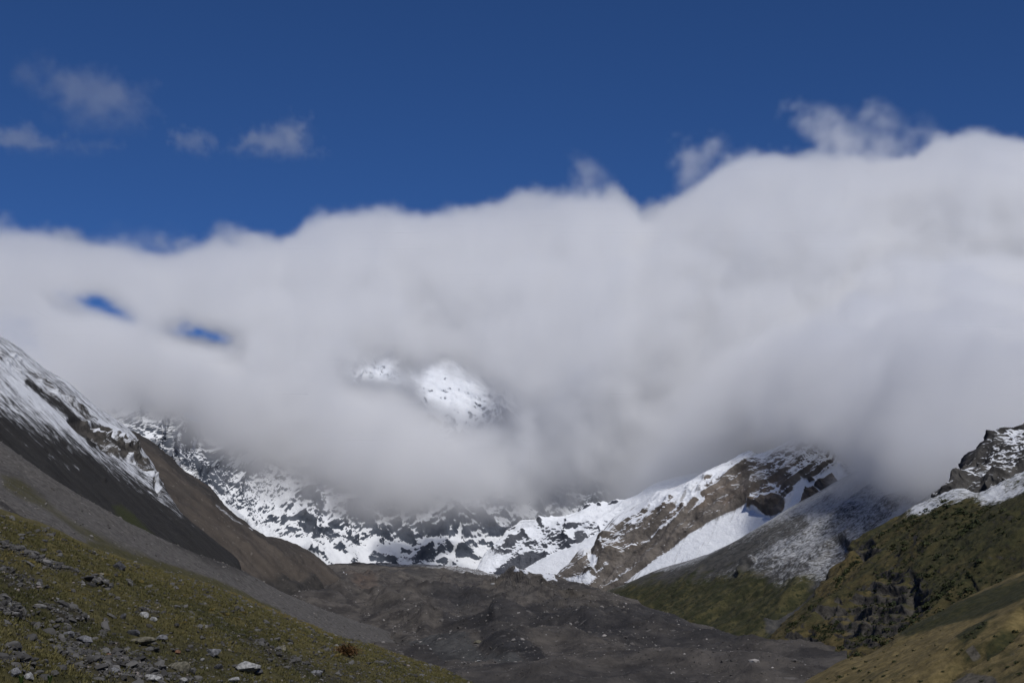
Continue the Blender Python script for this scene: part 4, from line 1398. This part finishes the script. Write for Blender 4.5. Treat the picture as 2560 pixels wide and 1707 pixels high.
# rusty bush
m = MT('rusty_leaf')
tn = m.attr('tone')
c = m.mix(m.map(tn, .3, .5), (.035, .045, .014), (.10, .052, .018))
c = m.mix(m.map(tn, .8, 1), c, (.16, .08, .03))
M_RL = m.out(c, .7)
m = MT('bush_twig')
M_TW = m.out((.06, .04, .028))
p = on_slope(866, 1640)
bw = 82 * np.linalg.norm(p) / F
bush = bpy.data.objects.new('bush', None)
COL.objects.link(bush)
bush.location = p
bush['label'] = 'rusty brown bush growing alone on the lower grassy slope'
bush['category'] = 'bush'
rr = np.random.default_rng(5)
TV, TF, LV, LF, LT = [], [], [], [], []
for k in range(70):
    a = rr.uniform(0, 6.28)
    el = rr.uniform(.25, 1.4)
    L_ = bw * .5 * (.75 + .3 * rr.random())
    tip = np.array([math.cos(a) * math.cos(el) * L_, math.sin(a) * math.cos(el) * L_ * .8, math.sin(el) * L_ * .72 + .03])
    b0 = np.array([math.cos(a), math.sin(a), 0]) * .12 * bw * rr.random()
    side = np.array([-math.sin(a), math.cos(a), 0]) * .012
    k0 = len(TV)
    TV += [b0 - side, b0 + side, b0 + np.array([0, 0, .02]), tip - side * .3, tip + side * .3, tip + np.array([0, 0, .006])]
    TF += [(k0, k0 + 1, k0 + 4), (k0, k0 + 4, k0 + 3), (k0 + 1, k0 + 2, k0 + 5), (k0 + 1, k0 + 5, k0 + 4), (k0 + 2, k0, k0 + 3), (k0 + 2, k0 + 3, k0 + 5)]
    for q in range(20):
        t_ = rr.uniform(.35, 1.05)
        cpt = b0 + (tip - b0) * t_ + rr.normal(0, .035 * bw, 3)
        cpt[2] = max(cpt[2], .02)
        u = rr.standard_normal(3)
        u /= np.linalg.norm(u)
        w2 = np.cross(u, rr.standard_normal(3))
        w2 /= np.linalg.norm(w2)
        k1 = len(LV)
        LV += [cpt - u * .05, cpt + w2 * .022, cpt + u * .05, cpt - w2 * .022]
        LF += [(k1, k1 + 1, k1 + 2, k1 + 3)]
        LT += [np.clip(.25 + .5 * t_ * (.4 + .6 * rr.random()) + .2 * rr.random() - .25 * (cpt[2] > .3 * bw), 0, 1)] * 4
o = link('twigs', mesh_np('twigs', TV, TF), M_TW)
o.parent = bush
o = link('foliage', mesh_np('foliage', LV, LF, {'tone': LT}, smooth=False), M_RL)
o.parent = bush

# ------------------------------------------------------------------ shrubs on the right-hand hills
def shrub_shape(seed, nl, leaf):
    rr_ = np.random.default_rng(seed)
    V, Fa = [], []
    for q in range(nl):
        d_ = rr_.standard_normal(3)
        d_ /= np.linalg.norm(d_)
        d_[2] = abs(d_[2])
        rad = rr_.uniform(.45, 1.0) * (1 + .35 * math.sin(3 * math.atan2(d_[1], d_[0]) + seed))
        cpt = d_ * rad * np.array([1, 1, .62])
        u = np.cross(d_, rr_.standard_normal(3))
        u /= np.linalg.norm(u)
        w2 = np.cross(d_ * .8 + .5 * rr_.standard_normal(3), u)
        w2 /= np.linalg.norm(w2)
        k0 = len(V)
        V += [cpt - u * leaf, cpt - w2 * leaf * .7, cpt + u * leaf, cpt + w2 * leaf * .7]
        Fa.append((k0, k0 + 1, k0 + 2, k0 + 3))
    return np.array(V), np.array(Fa)


m = MT('shrub_leaf')
tn = m.math('FRACT', m.math('ADD', m.attr('tone'), m.attr('leaf')))
c = m.mix(tn, (.018, .026, .009), (.055, .06, .02))
M_SH = m.out(c, .75)
shr = [shrub_shape(900 + k, 46, .26) for k in range(5)]
hp = H_G.reshape(-1, 3)
hsx, hsy = proj(hp)
hcr = np.interp(hsx, [1800, 1846, 1919, 1963, 2029, 2073, 2139, 2175, 2230, 2270, 2336, 2376, 2486, 2560, 2780], [1700, 1657, 1609, 1573, 1511, 1470, 1394, 1342, 1313, 1291, 1256, 1241, 1233, 1203, 1120])
den_h = np.clip(.35 + fbm(hp, 30, 4, off=2.7), 0, 1)**2 * (hsy > hcr + 5) * (hsx < 2620) * sstep(1260, 1330, hsy + .15 * (2560 - hsx))
NH = 2600
pk = r.choice(len(hp), NH, p=den_h / den_h.sum())
sz = np.clip(.45 * r.random(NH)**-.4, .45, 1.8)
V, Fc, Tn = scatter(shr, hp[pk] - np.array([0, 0, .1]), sz, r.uniform(0, 6.28, NH), 0, 8)
link('scrub', mesh_np('scrub', V, Fc, {'tone': Tn * .7}, smooth=False), M_SH, kind='stuff', label='dark green scrub covering the hillside on the right')
sh_me = []
for k in range(5):
    v, f = shr[k]
    me = mesh_np('shrub', v, f, {'tone': np.repeat(np.random.default_rng(k).random(len(f)) * .6, 4)}, smooth=False)
    me.materials.append(M_SH)
    sh_me.append(me)
jp = J_G.reshape(-1, 3)
spots = [(1190, 1460, 34), (1226, 1476, 30), (1268, 1415, 22), (1292, 1487, 24), (1330, 1450, 18), (1462, 1410, 28), (1486, 1370, 20), (1590, 1340, 24), (1090, 1520, 40), (1250, 1540, 24), (1382, 1516, 26), (1640, 1546, 34),
         (1700, 1370, 18), (1412, 1470, 16), (1170, 1392, 18), (1560, 1440, 14), (1820, 1330, 22), (1895, 1366, 30), (1922, 1340, 24), (1300, 1545, 22), (1150, 1500, 16), (1530, 1510, 20), (1350, 1395, 14), (1450, 1540, 18),
         (1740, 1300, 14), (1650, 1250, 16), (1780, 1200, 14), (1240, 1380, 14), (1060, 1545, 18), (1000, 1530, 16), (1540, 1300, 12), (1385, 1345, 14), (1960, 1240, 34), (1990, 1215, 30), (2040, 1180, 36), (2010, 1250, 28), (2080, 1150, 30),
         (2120, 1470, 26), (2110, 1400, 22), (2240, 1450, 30), (2300, 1420, 34), (2200, 1330, 26), (2260, 1280, 30), (2150, 1240, 24), (2290, 1210, 36), (2330, 1310, 30), (2320, 1500, 34), (2060, 1545, 26), (1800, 1480, 18), (1870, 1540, 20)]
for k, (zx, zy, w_) in enumerate(spots):
    p = on_slope(1700 + .36565 * zx, 1134 + .36565 * zy, jp)
    o = link('shrub', sh_me[k % 5], None, label=('tiny' if w_ < 17 else 'small' if w_ < 25 else 'larger') + ' dark green shrub on the yellow hill ' + ('near its left brow' if zx < 1310 else 'on its open middle' if zx < 1760 else 'along the green hollow' if zx < 2130 and zy < 1300 else 'right of the gully') + (', high up' if zy < 1400 else ', low down'), category='shrub', group='shrubs on the yellow hill')
    s_ = w_ * np.linalg.norm(p) / F * .36565 * .7
    o.location = p
    o.scale = (s_, s_, s_ * .9)
    o.rotation_euler = (0, 0, k * 2.4)

# broad leaves of a plant at the bottom edge
m = MT('broad_leaf')
M_BL = m.out((.05, .085, .02), .6)
for zx, lab in ((140, 'green leaf tips of a plant at the bottom edge near the corner'), (340, 'green leaf tips of the second plant along the bottom edge')):
    p = on_slope(.36565 * zx, 1712)
    V, Fa = [], []
    for q in range(6):
        a = q * 1.05 + .3
        dx, dy = math.cos(a), math.sin(a)
        k0 = len(V)
        for t_, w2, z_ in ((0, .008, 0), (.35, .03, .09), (.75, .028, .15), (1, .002, .17)):
            V += [(dx * t_ * .09 - dy * w2, dy * t_ * .09 + dx * w2, z_ * 1.3), (dx * t_ * .09 + dy * w2, dy * t_ * .09 - dx * w2, z_ * 1.3)]
        Fa += [(k0 + 2 * i, k0 + 2 * i + 1, k0 + 2 * i + 3, k0 + 2 * i + 2) for i in range(3)]
    pl = bpy.data.objects.new('leafy_plant', None)
    COL.objects.link(pl)
    pl.location = p
    pl['label'], pl['category'] = lab, 'plant'
    for q in range(6):
        o = link('leaf', mesh_np('leaf', V[q * 8:q * 8 + 8], [(0, 1, 3, 2), (2, 3, 5, 4), (4, 5, 7, 6)]), M_BL)
        o.parent = pl
print('details', round(time.time() - T0, 1))
